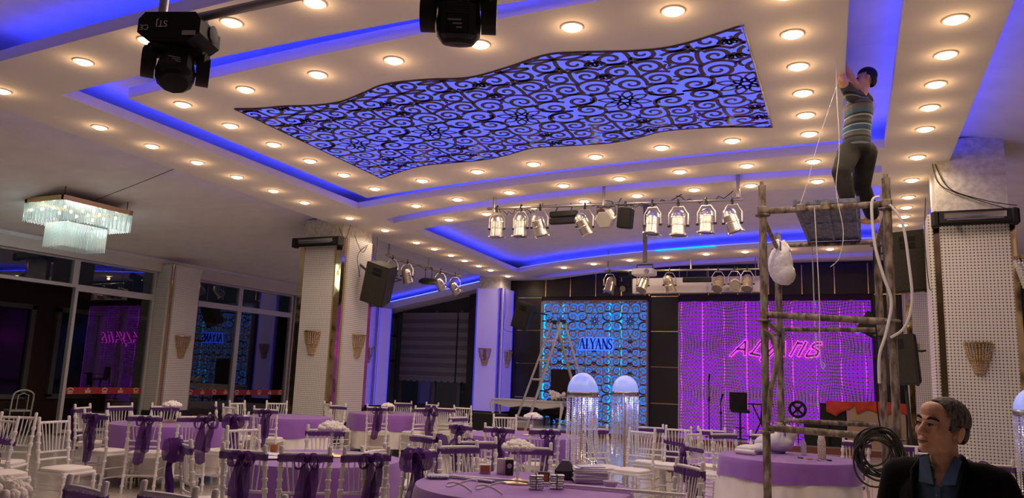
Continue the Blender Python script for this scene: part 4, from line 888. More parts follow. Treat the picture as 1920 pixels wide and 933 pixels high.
t = thing('led_wash', 'small tilted black lamp with violet tube at the right of the purple screen', 'stage light', (.15, 19.5, 3.0)); MB().cyl((.1, 0, .1), (.1, 0, 1.75), .02).build('hanger', pipe_m, t); MB().rbox((0, 0, 0), (.55, .2, .5), .04, (0, .55, 0)).build('housing', black_m, t); MB().cyl((-.36, -.05, -.18), (-.18, -.05, -.02), .05, n=10).build('tube', mat('violet_lens', (.2, .1, .5), .3, emit=(.25, .1, 1), es=.6), t, True)
tag(MB().rbox((-8.45, 17.0, .33), (.95, .6, .66), .02).build('subwoofer', black_fab), 'black cloth-covered box below the blue-lit column', 'speaker box')

# ------------------------------------------------------------------ heaters, sconces, cables on the columns
def heater(x0, x1, y, z, label):
    t = thing('infrared_heater', label, 'heater', ((x0 + x1) / 2, y, z)); w = x1 - x0
    MB().prism([(-.09, .10), (.03, .12), (.06, .07), (.06, -.04), (-.07, -.10), (-.11, -.06)], lambda a, b: (-w / 2 + .08, a, b), lambda a, b: (w / 2 - .08, a, b)).build('housing', black_m, t)
    for s in (-1, 1): MB().rbox((s * (w / 2 - .04), -.02, 0), (.10, .19, .21), .03).build('end_cap', black_m, t)
    MB().box((0, -.103, -.0), (w * .72, .006, .13), (.3, 0, 0)).build('reflector', mat('reflector', (.75, .74, .78), .15, 1.0), t)
    for z_ in (-.025, .025): MB().cyl((-w * .33, -.118, z_), (w * .33, -.118, z_), .009, n=8).build('quartz_tube', beads, t, True)
    for s in (-1, 1): MB().box((s * w * .25, .10, .06), (.04, .14, .03)).build('bracket', dark_metal, t)
heater(-11.36, -10.08, 13.12, 4.26, 'black infrared heater on the broad column'); heater(.86, 1.84, 11.53, 3.82, 'black infrared heater on the near right column')
gold_bead = mat('amber_crystal', (.62, .45, .25), .2, .5)
def sconce(x, y, z, rz, label, s=1.0):
    t = thing('wall_sconce', label, 'wall lamp', (x, y, z), rz, 'crystal wall sconces'); t.scale = (s,) * 3
    def half(r0, r1, z0, z1, n=13): 
        return [((r0 * math.cos(a), -r0 * .75 * math.sin(a), z0), (r1 * math.cos(a), -r1 * .75 * math.sin(a), z1)) for a in [math.pi * k / (n - 1) for k in range(n)]]
    MB().prism([(.17 * math.cos(math.pi * k / 14), -.128 * math.sin(math.pi * k / 14)) for k in range(15)], lambda a, b: (a, b, 0), lambda a, b: (a, b, .022)).build('brass_rim', brass, t)
    for nm, (r0, r1, z0, z1) in (('upper_tier', (.162, .115, -.005, -.21)), ('lower_tier', (.108, .055, -.19, -.38))):
        mb = MB()
        for p, q in half(r0, r1, z0, z1):
            for k in range(9):
                u = (k + .5) / 9; mb.ell([p[i] + (q[i] - p[i]) * u for i in range(3)], (.0125, .0125, (z0 - z1) / 18 * .98), 6, 4)
        tag(mb.build(nm, gold_bead, t, True), kind='stuff')
    MB().box((0, .0, -.14), (.08, .012, .26)).build('back_plate', brass, t)
sconce(-10.78, 13.26, 2.33, 0, 'gold crystal sconce on the front of the broad column', 1.25); sconce(-10.165, 14.02, 2.31, math.pi / 2, 'gold crystal sconce on the right face of the broad column', 1.25)
sconce(1.32, 11.66, 2.18, 0, 'large crystal sconce on the near right column', 1.0); sconce(.90, 20.26, 2.62, 0, 'crystal sconce on the column behind the right speaker', 1.3); sconce(.82, 20.8, 2.4, -math.pi / 2, 'dim sconce on the side of the column behind the right speaker', 1.1)
sconce(-11.0, 21.95, 2.38, 0, 'gold sconce on the front of the blue-lit column', 1.35); sconce(-10.465, 22.45, 2.35, math.pi / 2, 'gold sconce on the side of the blue-lit column', 1.35); sconce(-14.965, 13.6, 2.2, math.pi / 2, 'sconce on the column in the window wall', 1.3); sconce(-15.1, 21.46, 2.35, 0, 'dim sconce on the slim blue column in the far corner', 1.35)
def wires(label, lines, r=.006, m=black_m, par=None):
    t = thing('loose_wires', label, 'wires', (0, 0, 0))
    for l_ in lines: MB().tube(smooth3(l_), r, 5).build('wire', m, t, True)
def smooth3(P, n=6):
    out = []
    for i in range(len(P) - 1):
        p0 = P[max(i - 1, 0)]; p1 = P[i]; p2 = P[i + 1]; p3 = P[min(i + 2, len(P) - 1)]
        for k in range(n):
            t = k / n; out.append(tuple(.5 * ((2 * p1[j]) + (-p0[j] + p2[j]) * t + (2 * p0[j] - 5 * p1[j] + 4 * p2[j] - p3[j]) * t * t + (-p0[j] + 3 * p1[j] - 3 * p2[j] + p3[j]) * t ** 3) for j in range(3)))
    return out + [P[-1]]
wires('dark wires hanging from the top of the near right column', [[(.95, 11.76, 4.66), (1.1, 11.74, 4.3), (1.5, 11.72, 4.1), (1.85, 11.6, 3.98)], [(.92, 11.76, 4.66), (1.0, 11.74, 4.35), (1.4, 11.72, 4.12), (1.84, 11.6, 3.9)], [(.82, 11.85, 4.2), (.78, 11.8, 3.6), (.8, 11.8, 3.0), (.83, 11.8, 2.9)]])
wires('tangle of wires on the right face of the broad column', [[(-10.14, 13.6, 4.5), (-10.12, 13.9, 4.15), (-10.13, 14.1, 4.35), (-10.12, 13.75, 4.05), (-10.13, 13.9, 3.6)], [(-10.12, 14.45, 4.6), (-10.1, 14.4, 4.1), (-10.12, 14.35, 3.5), (-10.11, 14.3, 3.2)], [(-10.3, 13.25, 4.6), (-10.15, 13.3, 4.35), (-10.18, 13.5, 4.7)]])
wires('thin cable from the lamp cluster to the far speaker', [[(-10.42, 22.1, 4.3), (-10.35, 22.0, 3.7), (-10.2, 21.6, 3.0), (-9.5, 21.2, 2.9)]])
wires('thin black cable from the chandelier up to the dropped ceiling', [[(-12.9, 9.4, 4.5), (-11.5, 9.1, 4.62), (-10.2, 8.75, 4.7)]])

# ------------------------------------------------------------------ chandelier
t = thing('rod_chandelier', 'lit two-tier chandelier of glass rods under a gold frame', 'chandelier', (0, 0, 0))
cx0, cx1, cy0, cy1 = -13.75, -12.7, 8.63, 10.05
mb = MB()
for a, b in (((cx0, cy0), (cx1, cy0 + .06)), ((cx0, cy1 - .06), (cx1, cy1)), ((cx0, cy0), (cx0 + .06, cy1)), ((cx1 - .06, cy0), (cx1, cy1))): mb.box2((*a, 4.32), (*b, 4.41))
mb.build('gold_frame', brass, t)
MB().box2((cx0 + .04, cy0 + .04, 4.35), (cx1 - .04, cy1 - .04, 4.38)).build('top_plate', mat('chandelier_plate', (.5, .45, .36), .3, .6), t)
for x, y in ((cx1 - .05, cy0 + .05), (cx1 - .05, cy1 - .1), (cx0 + .1, cy0 + .1), (cx0 + .1, cy1 - .1)): MB().cyl((x, y, 4.41), (x, y, 4.05 + (x - XL) * .1887), .008).build('wire', dark_metal, t)
def rods(a, b, z0, z1, n, nm='glass_rods'):
    mb = MB()
    for k in range(n):
        u = (k + .5) / n; x, y = a[0] + (b[0] - a[0]) * u, a[1] + (b[1] - a[1]) * u; mb.cyl((x, y, z0), (x, y, z1 + .012 * (k % 2)), .0075, n=5)
    tag(mb.build(nm, rod_glass, t, True), kind='stuff')
for a, b, n in (((cx0, cy0), (cx1, cy0), 34), ((cx1, cy0), (cx1, cy1), 46), ((cx1, cy1), (cx0, cy1), 34), ((cx0, cy1), (cx0, cy0), 46)): rods(a, b, 4.32, 3.98, n)
ix0, ix1, iy0, iy1 = -13.5, -12.95, 8.9, 9.75
for a, b, n in (((ix0, iy0), (ix1, iy0), 20), ((ix1, iy0), (ix1, iy1), 30), ((ix1, iy1), (ix0, iy1), 20), ((ix0, iy1), (ix0, iy0), 30)): rods(a, b, 4.0, 3.55, n)
for i in range(3):
    for j in range(4): MB().ell((cx0 + .2 + i * .32, cy0 + .2 + j * .34, 4.24), (.025, .025, .03), 10, 6).build('bulb', coolbulb, t, True)
ld = bpy.data.lights.new('chandelier_light', 'POINT'); ld.energy = 34; ld.color = (.84, 1, .95); ld.shadow_soft_size = .3; o = bpy.data.objects.new('chandelier_light', ld); COL.objects.link(o); o.parent = t; o.location = ((cx0 + cx1) / 2, (cy0 + cy1) / 2, 4.16)

# ------------------------------------------------------------------ crystal lamp stands
dome_m = mat('opal_dome', (.42, .42, .55), .2, emit=(.14, .30, 1.0), es=.6)
strand_d = bpy.data.lights.new('lamp_stand_light', 'POINT'); strand_d.energy = 7; strand_d.color = (.30, .34, 1); strand_d.shadow_soft_size = .06
def lamp_stand(x, y, label, s=1.0):
    t = thing('crystal_lamp_stand', label, 'lamp', (x, y, 0), 0, 'crystal lamp stands')
    MB().lathe([(.0, 0), (.14, 0), (.14, .015), (.05, .03), (.016, .05)], 24).build('foot', brass, t, True); MB().cyl((0, 0, .03), (0, 0, 1.38), .016, n=10).build('pole', brass, t, True)
    MB().lathe([(.178, 1.40)] + [(.178 * math.cos(a), 1.40 + .215 * math.sin(a)) for a in [math.pi / 2 * k / 10 for k in range(1, 11)]], 28, caps=False).build('dome', dome_m, t, True)
    MB().lathe([(.182, 1.335), (.186, 1.34), (.186, 1.395), (.182, 1.40), (.165, 1.40), (.165, 1.335), (.182, 1.335)], 28).build('silver_band', mat('band_silver', (.5, .5, .55), .25, 1.0), t, True)
    for r, n, ln in ((.176, 26, .74), (.105, 13, .80)):
        for k in range(n):
            a = 2 * math.pi * k / n; mb = MB(); L = ln * (1 + .05 * math.sin(k * 2.1)); nb = int(L / .024)
            for q in range(nb): mb.lathe([(.002, -.011), (.0095, 0), (.002, .011)], 5, (r * math.cos(a), r * math.sin(a), 1.33 - q * .024), caps=False)
            mb.build('crystal_strand', beads, t)
    o = bpy.data.objects.new('lamp_light', strand_d); COL.objects.link(o); o.parent = t; o.location = (.05, 0, 1.30)
    for k in range(6): MB().ell((.13 * math.cos(k * 1.05), .13 * math.sin(k * 1.05), 1.415), (.02, .02, .012), 8, 5).build('led', cyan_tube, t)
lamp_stand(-3.0, 8.55, 'blue-domed crystal lamp stand, the left one of the pair before the screen'); lamp_stand(-2.99, 10.25, 'blue-domed crystal lamp stand, the right one of the pair before the screen'); lamp_stand(1.47, 9.1, 'blue-domed crystal lamp stand at the right picture edge')
tag_t = thing('hanging_crystal_lamp', 'gold-rimmed crystal lamp cut off at the right edge', 'wall lamp', (1.62, 9.5, 2.95)); MB().lathe([(.17, 0), (.175, .03), (.16, .035), (.16, 0)], 20).build('rim', brass, tag_t, True)
mb = MB()
for k in range(22):
    a = 2 * math.pi * k / 22
    for q in range(10): mb.ell(((.165 - .007 * q) * math.cos(a), (.165 - .007 * q) * math.sin(a), -.02 - q * .03), (.013, .013, .014), 6, 4)
mb.build('crystals', beads, tag_t, True); MB().cyl((.15, 0, .015), (.62, .1, .015), .014).build('wall_arm', brass, tag_t)
# ------------------------------------------------------------------ scaffold
rust = noise_color(mat('rusty_pipe', (.3, .24, .2), .75, .2), (.09, .062, .045), (.32, .27, .23), 22, 8, .3, (1, 1, .35), .38, .66)
wornblue = noise_color(mat('worn_blue_paint', (.12, .14, .28), .7, .2), (.07, .08, .15), (.24, .25, .36), 18, 6, .1)
t = thing('scaffold_tower', 'rusty tube scaffold tower with blue brace plates', 'scaffold', (0, 0, 0))
XS0, XS1, YF, YR = -.915, .225, 8.0, 10.05
def ipipe(nm, p, q, r=.026): return MB().cyl(p, q, r, n=12).build(nm, rust, t, True)
for x, y, z in ((XS0, YF, 3.56), (XS1, YF, 3.55), (XS0 - .06, YR, 3.42), (XS1 - .07, YR, 3.36)):
    q = ipipe('post', (x, y, .06), (x, y, z), .038 if y == YF else .042)
    MB().lathe([(.07, 0), (.07, .012), (.03, .02), (.03, .06)], 14, (x, y, 0)).build('base_plate', rust, q)
    MB().cyl((x, y, z - .01), (x, y, z + .04), .022, n=10).build('spigot', rust, q, True)
    for zz in (3.28, 2.21, 1.13):
        if zz < z: MB().lathe([(.06, -.012), (.075, -.006), (.075, .006), (.06, .012)], 14, (x, y, zz - .03)).build('ring_collar', rust, q)
for za, zb_ in ((3.29, 3.30), (2.24, 2.17), (1.14, 1.11)):
    ipipe('front_ledger', (XS0, YF, za), (XS1, YF, zb_), .033); ipipe('rear_ledger', (XS0 - .06, YR, za), (XS1 - .07, YR, za), .028)
    for x, dx in ((XS0, -.06), (XS1, -.07)):
        ipipe('side_ledger', (x, YF, za - .05), (x + dx, YR, za - .05), .026)
        for s, (ya, yb) in enumerate(((YF + .05, YF + .34), (YR - .34, YR - .05))):
            zz = (za - .02, za - .3) if s == 0 else (za - .3, za - .02)
            MB().prism([(ya, za), (yb, za), (ya if s == 0 else yb, za - .34)], lambda a, b, X=x: (X - .006, a, b), lambda a, b, X=x: (X + .006, a, b)).build('brace_plate', wornblue, t)
for x in (XS0, XS1, -.55, -.32):
    MB().rbox((x, YF - .01, 3.30), (.09, .08, .075), .015).build('coupler', rust, t)
MB().tube(smooth3([(XS0 + .03, YF - .06, 1.2), (XS0 + .06, YF - .1, 1.5), (XS0 + .12, YF - .1, 1.8), (XS0 + .08, YF - .08, 2.0), (XS0 + .0, YF - .05, 2.08)]), .024, 8).build('bent_hook_bar', rust, t, True)
# deck
d = thing('scaffold_deck', 'blue-grey steel scaffold deck seen from below', 'platform', (0, 0, 0))
deck_m = noise_color(mat('deck_steel', (.10, .12, .19), .6, .3), (.06, .07, .11), (.17, .19, .27), 30, 6, .3, (1, .3, 1))
for i, (a, b) in enumerate(((-.585, -.325), (-.305, -.045))):
    for j, (c, e) in enumerate(((YF + .0, 8.95), (9.02, YR + .02))): MB().box2((a, c, 3.345), (b, e, 3.36)).build('deck_sheet', deck_m, d)
for x in (-.605, -.315, -.025): MB().box2((x - .015, YF - .03, 3.325), (x + .015, YR + .03, 3.385)).build('rail', wornblue, d)
for y in (YF, 8.98, YR): MB().box2((-.6, y - .02, 3.328), (-.03, y + .02, 3.372)).build('cross_rib', wornblue, d)
# hanging things on the scaffold
hose = mat('white_hose', (.62, .62, .66), .5)
def cord(nm, label, P, r, m, cat='cable'): return tag(MB().tube(smooth3(P), r, 7).build(nm, m, None, True), label, cat)
cord('white_hose', 'white hose hanging inside the right scaffold post', [(XS1 - .06, YF - .06, 3.36), (XS1 - .13, YF - .07, 3.3), (XS1 - .12, YF - .08, 2.9), (XS1 - .06, YF - .08, 2.6), (XS1 + .0, YF - .07, 2.35), (XS1 - .06, YF - .08, 2.05), (XS1 - .12, YF - .08, 1.85), (XS1 - .13, YF - .08, 1.6)], .014, hose)
cord('white_hose', 'white hose looping outside the right scaffold post', [(XS1 + .02, YF - .05, 3.28), (XS1 + .12, YF - .06, 3.1), (XS1 + .16, YF - .06, 2.7), (XS1 + .17, YF - .06, 2.35), (XS1 + .1, YF - .06, 2.12), (XS1 - .02, YF - .06, 2.02)], .013, hose)
cord('pull_string', 'white string hanging from the ceiling in front of the worker', [(-.17, 7.7, 4.70), (-.175, 7.7, 4.3), (-.17, 7.7, 3.8), (-.21, 7.7, 3.4), (-.16, 7.7, 3.0), (-.2, 7.7, 2.75), (-.28, 7.7, 2.66)], .004, hose, 'string')
cord('thin_string', 'slanting string tied to the scaffold deck', [(-.55, YF - .05, 3.33), (-.47, YF, 3.6), (-.36, YF, 4.0), (-.18, 7.9, 4.5), (-.14, 7.9, 4.7)], .003, hose, 'string')
cord('twine', 'white cord hanging below the deck with a hook end', [(-.42, YF - .03, 3.3), (-.40, YF - .04, 2.4), (-.41, YF - .04, 1.95), (-.40, YF - .04, 1.75), (-.38, YF - .04, 1.72), (-.37, YF - .04, 1.76), (-.40, YF - .04, 1.79)], .005, hose, 'string')
cord('twine', 'plain white cord hanging behind the deck', [(-.57, YR, 3.3), (-.565, YR, 2.5), (-.57, YR, 1.95), (-.65, YR, 1.9)], .008, hose, 'string')
cord('black_cable', 'thin black cable running down the rear right scaffold post', [(XS1 - .1, YR - .05, 3.3), (XS1 - .13, YR - .06, 2.6), (XS1 - .11, YR - .06, 2.0), (XS1 - .14, YR - .06, 1.4), (XS1 - .1, YR - .06, 1.0)], .008, black_m)
cc = thing('cable_coil', 'coil of black cable hung on the scaffold beside the man', 'cable', (.06, YF - .09, 1.0)); rr = random.Random(3)
for k in range(13):
    R0 = .13 + .06 * rr.random(); ox, oz = .05 * rr.uniform(-1, 1), .04 * rr.uniform(-1, 1) - (.08 if k > 9 else 0); ph = rr.uniform(0, 6)
    MB().tube([(ox + R0 * math.cos(a) * (1 + .08 * math.sin(2 * a + ph)), -.03 * rr.random() - .012 * k * .3, oz + R0 * 1.12 * math.sin(a)) for a in [2 * math.pi * j / 28 for j in range(28)]], .0085, 6, True).build('loop', mat('rubber_cable', (.012, .012, .013), .5), cc, True)
MB().tube([(0, 0, .16), (.01, -.03, .19), (.0, .08, .17), (-.01, .08, .12)], .012, 6).build('tie', MATS['rubber_cable'], cc, True)
# plastic bag on the rear left post
bm_ = MB(); bm_.ell((0, 0, -.2), (.15, .13, .24), 16, 10); bm_.ell((.05, -.02, -.32), (.13, .12, .14), 12, 8); bm_.caps((0, 0, .0), (-.03, 0, .1), .06, .03); bm_.caps((.08, 0, -.02), (.04, 0, .09), .05, .025)
me = blob(bm_, .018, 2, 'carrier_bag'); rr = random.Random(5)
for v in me.vertices: v.co += Vector((rr.uniform(-1, 1), rr.uniform(-1, 1), rr.uniform(-1, 1))) * .0045
bag_m = mat('white_plastic_bag', (.62, .60, .66), .35)
tag(link('carrier_bag', me, bag_m, None, (-.93, YR - .16, 3.22)), 'white plastic carrier bag hanging on the rear left scaffold post', 'bag')

# ------------------------------------------------------------------ stepladder
t = thing('stepladder', 'tall aluminium double stepladder standing behind the flower table', 'ladder', (0, 0, 0))
yl = 12.6
def rail(p, q, w=.05): 
    d_ = Vector(q) - Vector(p); R = d_.to_track_quat('Z', 'X').to_matrix(); return MB().box((Vector(p) + Vector(q)) / 2, (.032, w, d_.length), R)
F = [((-5.02, yl, 2.50), (-5.83, yl - .25, 0)), ((-4.80, yl - .12, 2.50), (-5.42, yl - .62, 0))]
Bk = [((-4.98, yl + .1, 2.50), (-4.38, yl + .72, 0)), ((-4.78, yl, 2.50), (-4.06, yl + .35, 0))]
for p, q in F + Bk:
    o = rail(p, q).build('side_rail', ladder_m, t); MB().box(q, (.05, .07, .05)).build('rubber_foot', black_m, o)
for pair, n in ((F, 7), (Bk, 7)):
    for k in range(1, n + 1):
        u = k / (n + .6); a = [pair[0][0][i] + (pair[0][1][i] - pair[0][0][i]) * u for i in range(3)]; b = [pair[1][0][i] + (pair[1][1][i] - pair[1][0][i]) * u for i in range(3)]
        MB().cyl(a, b, .017, n=8).build('rung', ladder_m, t, True)
for p in (F[0][0], F[1][0]): MB().rbox((p[0] + .02, p[1] + .04, p[2] + .02), (.10, .08, .07), .015).build('hinge', black_m, t)
# ------------------------------------------------------------------ stage furniture (stage top at z = .14)
Z0 = .14; ivory = mat('ivory_lacquer', (.72, .70, .68), .4)
t = thing('console_table', 'long ivory console table with curved legs behind the ladder', 'table', (-9.25, 21.6, Z0))
MB().rbox((0, 0, .73), (2.34, .6, .045), .012).build('top', ivory, t)
pts = [(-1.08, .70), (1.08, .70), (1.08, .58)] + [(1.08 - 2.16 * k / 30, .56 + .045 * math.cos(2 * math.pi * k / 15) - (.05 if 13 <= k <= 17 else 0)) for k in range(1, 30)] + [(-1.08, .58)]
for yy in (-.27, .25): MB().prism(pts, lambda a, b, Y=yy: (a, Y, b), lambda a, b, Y=yy: (a, Y + .03, b)).build('carved_apron', ivory, t)
for sx in (-1, 1):
    for sy in (-1, 1): MB().tube([(sx * 1.08, sy * .24, .70), (sx * 1.14, sy * .27, .58), (sx * 1.10, sy * .25, .36), (sx * 1.05, sy * .22, .12), (sx * 1.10, sy * .26, .02)], [.05, .055, .036, .026, .03], 8).build('cabriole_leg', ivory, t, True)
t = thing('flower_bouquet', 'white flower bouquet lying on the console table beside the lamp', 'flowers', (-8.3, 21.45, Z0 + .76)); rr = random.Random(9)
for k in range(16):
    o = link('rose', rose_me, rose_m, t, (.22 * rr.uniform(-1, 1), .12 * rr.uniform(-1, 1), .06 + .2 * rr.random())); o.scale = (2.3,) * 3; o.rotation_euler = (rr.uniform(-1, 1), rr.uniform(-1, 1), 0)
for k in range(7): MB().ell((.28 * math.cos(k), .14 * math.sin(k), .05), (.09, .04, .02), 8, 5, (.3, .5, k)).build('leaf', mat('leaf_green', (.03, .07, .03), .6), t, True)
t = thing('dark_throne', 'dark high-backed seat in front of the blue screen', 'seat', (-8.55, 22.3, Z0)); 
velvet = mat('dark_velvet', (.022, .012, .02), .9)
MB().rbox((.0, .2, .95), (.8, .12, 1.5), .05).build('backrest', velvet, t); MB().rbox((0, -.1, .42), (.8, .6, .16), .04).build('seat', velvet, t)
for sx in (-1, 1):
    for yy in (-.35, .2): MB().cyl((sx * .35, yy, 0), (sx * .35, yy, .36), .03).build('leg', mat('dark_wood', (.02, .012, .01), .4), t)
t = thing('dark_throne', 'dark low bench under the console table', 'seat', (-9.4, 22.3, Z0)); MB().rbox((0, 0, .36), (1.5, .5, .16), .04).build('seat', velvet, t)
for sx in (-1, 1): MB().cyl((sx * .6, 0, 0), (sx * .6, 0, .3), .04).build('leg', MATS['dark_wood'], t)
t = thing('bar_stool', 'black backed bar stool on the stage before the purple screen', 'stool', (-3.12, 21.5, Z0), .25)
MB().rbox((0, -.03, .73), (.46, .44, .07), .03).build('seat', black_fab, t); MB().rbox((-.02, .2, .98), (.46, .06, .48), .025, (-.1, 0, 0)).build('backrest', black_fab, t); MB().cyl((0, 0, .02), (0, 0, .7), .026).build('column', dark_metal, t, True); MB().lathe([(0, 0), (.2, 0), (.2, .012), (.04, .03), (0, .03)], 20).build('foot', dark_metal, t, True); MB().lathe([(.13, -.008), (.138, 0), (.13, .008), (.122, 0), (.13, -.008)], 16, (0, -.05, .3)).build('foot_ring', dark_metal, t, True)
def mic(x, y, h, boom, label):
    t = thing('microphone_stand', label, 'microphone stand', (x, y, Z0), .3); MB().cyl((0, 0, .04), (0, 0, h), .013).build('pole', black_m, t, True); MB().lathe([(0, 0), (.13, 0), (.13, .015), (.03, .035), (0, .035)], 16).build('base', black_m, t, True)
    MB().cyl((0, 0, h * .62), (0, 0, h * .70), .024).build('clutch', black_m, t, True); MB().cyl((0, 0, h - .02), (boom, -.05, h + .16), .02, .03).build('microphone', black_m, t, True)
mic(-3.95, 21.6, 1.52, .01, 'tall microphone stand at the left of the bar stool'); mic(-3.62, 21.5, 1.0, .05, 'short microphone stand next to the bar stool')
t = thing('keyboard_stand', 'black music stand behind the left scaffold posts', 'stand', (-2.6, 21.5, Z0)); MB().rbox((0, 0, .93), (.62, .3, .03), .01).build('tray', black_m, t); 
for s in (-1, 1): MB().cyl((.2 * s, 0, .92), (-.2 * s, 0, .03), .018).build('leg', black_m, t, True)
MB().box((.14, -.02, .72), (.26, .03, .5), (0, .12, 0)).build('side_frame', black_m, t)
t = thing('cable_reel', 'black four-spoked reel on a thin stand before the purple screen', 'reel', (-1.68, 21.5, Z0)); zc = .85
MB().tube([(.19 * math.cos(a), 0, zc + .19 * math.sin(a)) for a in [2 * math.pi * k / 24 for k in range(24)]], .035, 8, True).build('rim', black_m, t, True)
for k in range(4):
    a = math.pi / 4 + k * math.pi / 2; MB().box((.1 * math.cos(a), 0, zc + .1 * math.sin(a)), (.19, .03, .055), (0, -a, 0)).build('spoke', black_m, t)
MB().cyl((0, -.03, zc), (0, .03, zc), .06, n=14).build('hub', black_m, t, True); MB().cyl((0, .05, 0), (0, .05, zc), .012).build('pole', dark_metal, t); MB().cyl((-1.1, .06, zc + .22), (1.0, .06, zc + .12), .008).build('crossbar', mat('pale_rod', (.5, .45, .45), .5), t)
t = thing('keyboard_bench', 'beige cabinet with black keyboard ends on the right of the stage', 'cabinet', (.15, 21.3, Z0)); beige = mat('beige_board', (.36, .27, .17), .6)
MB().rbox((0, 0, .53), (1.3, .55, 1.06), .012).build('cabinet', beige, t); MB().box((-.42, -.28, .62), (.34, .01, .05)).build('handle_slot', black_m, t); MB().rbox((-.97, .0, .52), (.6, .5, 1.04), .02).build('side_unit', black_m, t); MB().rbox((-1.35, -.1, .3), (.6, .5, .6), .03).build('amplifier', black_m, t)
rc = MB(); n, m = 44, 16; vs = []; fs = []
for i in range(n):
    for j in range(m):
        x = -1.12 + 1.88 * i / (n - 1); v = -.5 + 1.0 * j / (m - 1)
        topz = 1.16 if x < -.68 else (1.16 + .0 * x if x < -.6 else 1.14 + .05 * math.sin((x + .6) * 2.2))
        edge = .3; ov = max(0, abs(v) - edge); sag = (.42 * (1 - min(1, abs(x + .9) / .45)) if x < -.45 else 0) + (.26 if x > -.45 else 0) + .05 * math.sin(9 * x)
        z = topz - (.0 if ov == 0 else (ov / .2) * sag); yv = math.copysign(min(abs(v), edge + .02 * ov), v) - .03 * math.sin(12 * x) * (ov > 0) * .4
        vs.append((x, yv, z + .008 * math.sin(11 * x + 5 * v)))
for i in range(n - 1):
    for j in range(m - 1): fs.append((i * m + j, (i + 1) * m + j, (i + 1) * m + j + 1, i * m + j + 1))
rc.add(vs, fs); o = rc.build('red_cover', noise_color(mat('red_cloth', (.5, .045, .02), .8), (.42, .035, .018), (.56, .06, .03), 6, 3), None, True, (.15, 21.3, Z0 - .06)); o['label'] = 'bright red cloth thrown over the cabinet on the stage'; o['category'] = 'cloth'
mdf = o.modifiers.new('thickness', 'SOLIDIFY'); mdf.thickness = .01

# ------------------------------------------------------------------ things on the tables (top at z = .755)
ZT = .756
carton = mat('carton_brown', (.34, .22, .12), .7); cart_w = mat('carton_white', (.66, .62, .60), .6); cart_b = mat('carton_black', (.02, .02, .022), .5); orange = mat('carton_orange', (.42, .14, .03), .5); silver = mat('brushed_silver', (.55, .54, .56), .3, 1.0)
def carton_box(x, y, d, rz, label, m1, m2, spot=None):
    t = thing('small_box', label, 'box', (x, y, ZT), rz); MB().rbox((0, 0, d[2] / 2), d, .004).build('body', m1, t); MB().box((0, -d[1] / 2 - .001, d[2] * .5), (d[0] * .8, .003, d[2] * .75)).build('printed_face', m2, t)
    if spot: MB().lathe([(.0, 0), (spot, 0), (spot, .003), (0, .003)], 14, (0, -d[1] / 2 - .004, d[2] * .6), (math.pi / 2, 0, 0)).build('picture', silver, t)
    return t
carton_box(-2.86, 5.80, (.09, .06, .07), .5, 'small white and orange lamp box at the far left of the nearest table', cart_w, orange)
carton_box(-2.74, 5.86, (.075, .05, .12), .35, 'upright white box beside the black lamp box', cart_w, cart_w); carton_box(-2.66, 5.84, (.065, .05, .12), .4, 'upright black lamp box with round picture', cart_b, cart_b, .02)
carton_box(-2.27, 5.62, (.085, .05, .075), .3, 'small dark box with orange face right of the flower stand', cart_b, orange); t = carton_box(-2.2, 5.9, (.17, .11, .07), .35, 'flat black box with a raised lid behind the flower stand', cart_b, cart_b); MB().prism([(-.085, .07), (.085, .07), (.03, .145), (-.03, .145)], lambda a, b: (a, -.05, b), lambda a, b: (a * .9, .05, b)).build('lid', mat('grey_lid', (.14, .13, .15), .5), t)
def sockets(x, y, rz, label):
    t = thing('socket_stack', label, 'metal parts', (x, y, ZT), rz)
    for k in range(6): 
        MB().rbox((.006 * (k % 2), 0, .010 + k * .0165), (.10, .06, .013), .004).build('plate', silver, t)
        MB().box((.052, 0, .010 + k * .0165), (.012, .03, .006)).build('lug', dark_metal, t)
    MB().tube([(0, -.031, 0), (.004, -.034, .05), (0, -.031, .104), (0, 0, .108), (0, .031, .104), (0, .031, 0)], .003, 5).build('tie', black_m, t)
sockets(-2.17, 5.22, .5, 'tied stack of metal plates, the left one of two'); sockets(-2.06, 5.34, .5, 'tied stack of metal plates, the right one of two')
tag(MB().box((-2.05, 5.46, ZT + .012), (1.75, .03, .02), (0, 0, .11)).build('white_rail', mat('white_rail', (.74, .72, .72), .4)), 'long white plastic rail lying across the nearest table', 'rail')
tag(MB().rbox((-2.76, 5.36, ZT + .010), (.42, .05, .014), .004, (0, 0, -.15)).build('wrapped_strip', mat('clear_wrap', (.6, .56, .66), .15)), 'clear-wrapped strip lying at the left of the nearest table', 'strip')
ribm = mat('white_ribbon', (.72, .68, .74), .4)
for k, (x, y, lab) in enumerate(((-2.62, 4.98, 'loop of white ribbon at the front left of the nearest table'), (-2.40, 5.0, 'trailing white ribbon loop next to the metal plates'))):
    pts = [(x + .11 * math.cos(a) + .05 * a / 6, y + .05 * math.sin(a) - .03 * a, ZT + .03 + .025 * math.sin(1.7 * a)) for a in [.35 * j for j in range(22)]]
    vs = []; fs = []
    for p in pts: vs += [(p[0], p[1], p[2] - .007), (p[0], p[1] + .003, p[2] + .007)]
    for j in range(len(pts) - 1): fs.append((2 * j, 2 * j + 1, 2 * j + 3, 2 * j + 2))
    o = MB().add(vs, fs).build('white_ribbon', ribm, None, True); q = o.modifiers.new('thickness', 'SOLIDIFY'); q.thickness = .0015; tag(o, lab, 'ribbon')
t = thing('paper_pack', 'thick pack of white paper sheets before the left lamp stand', 'paper stack', (-1.98, 5.86, ZT), .45); rr = random.Random(2)
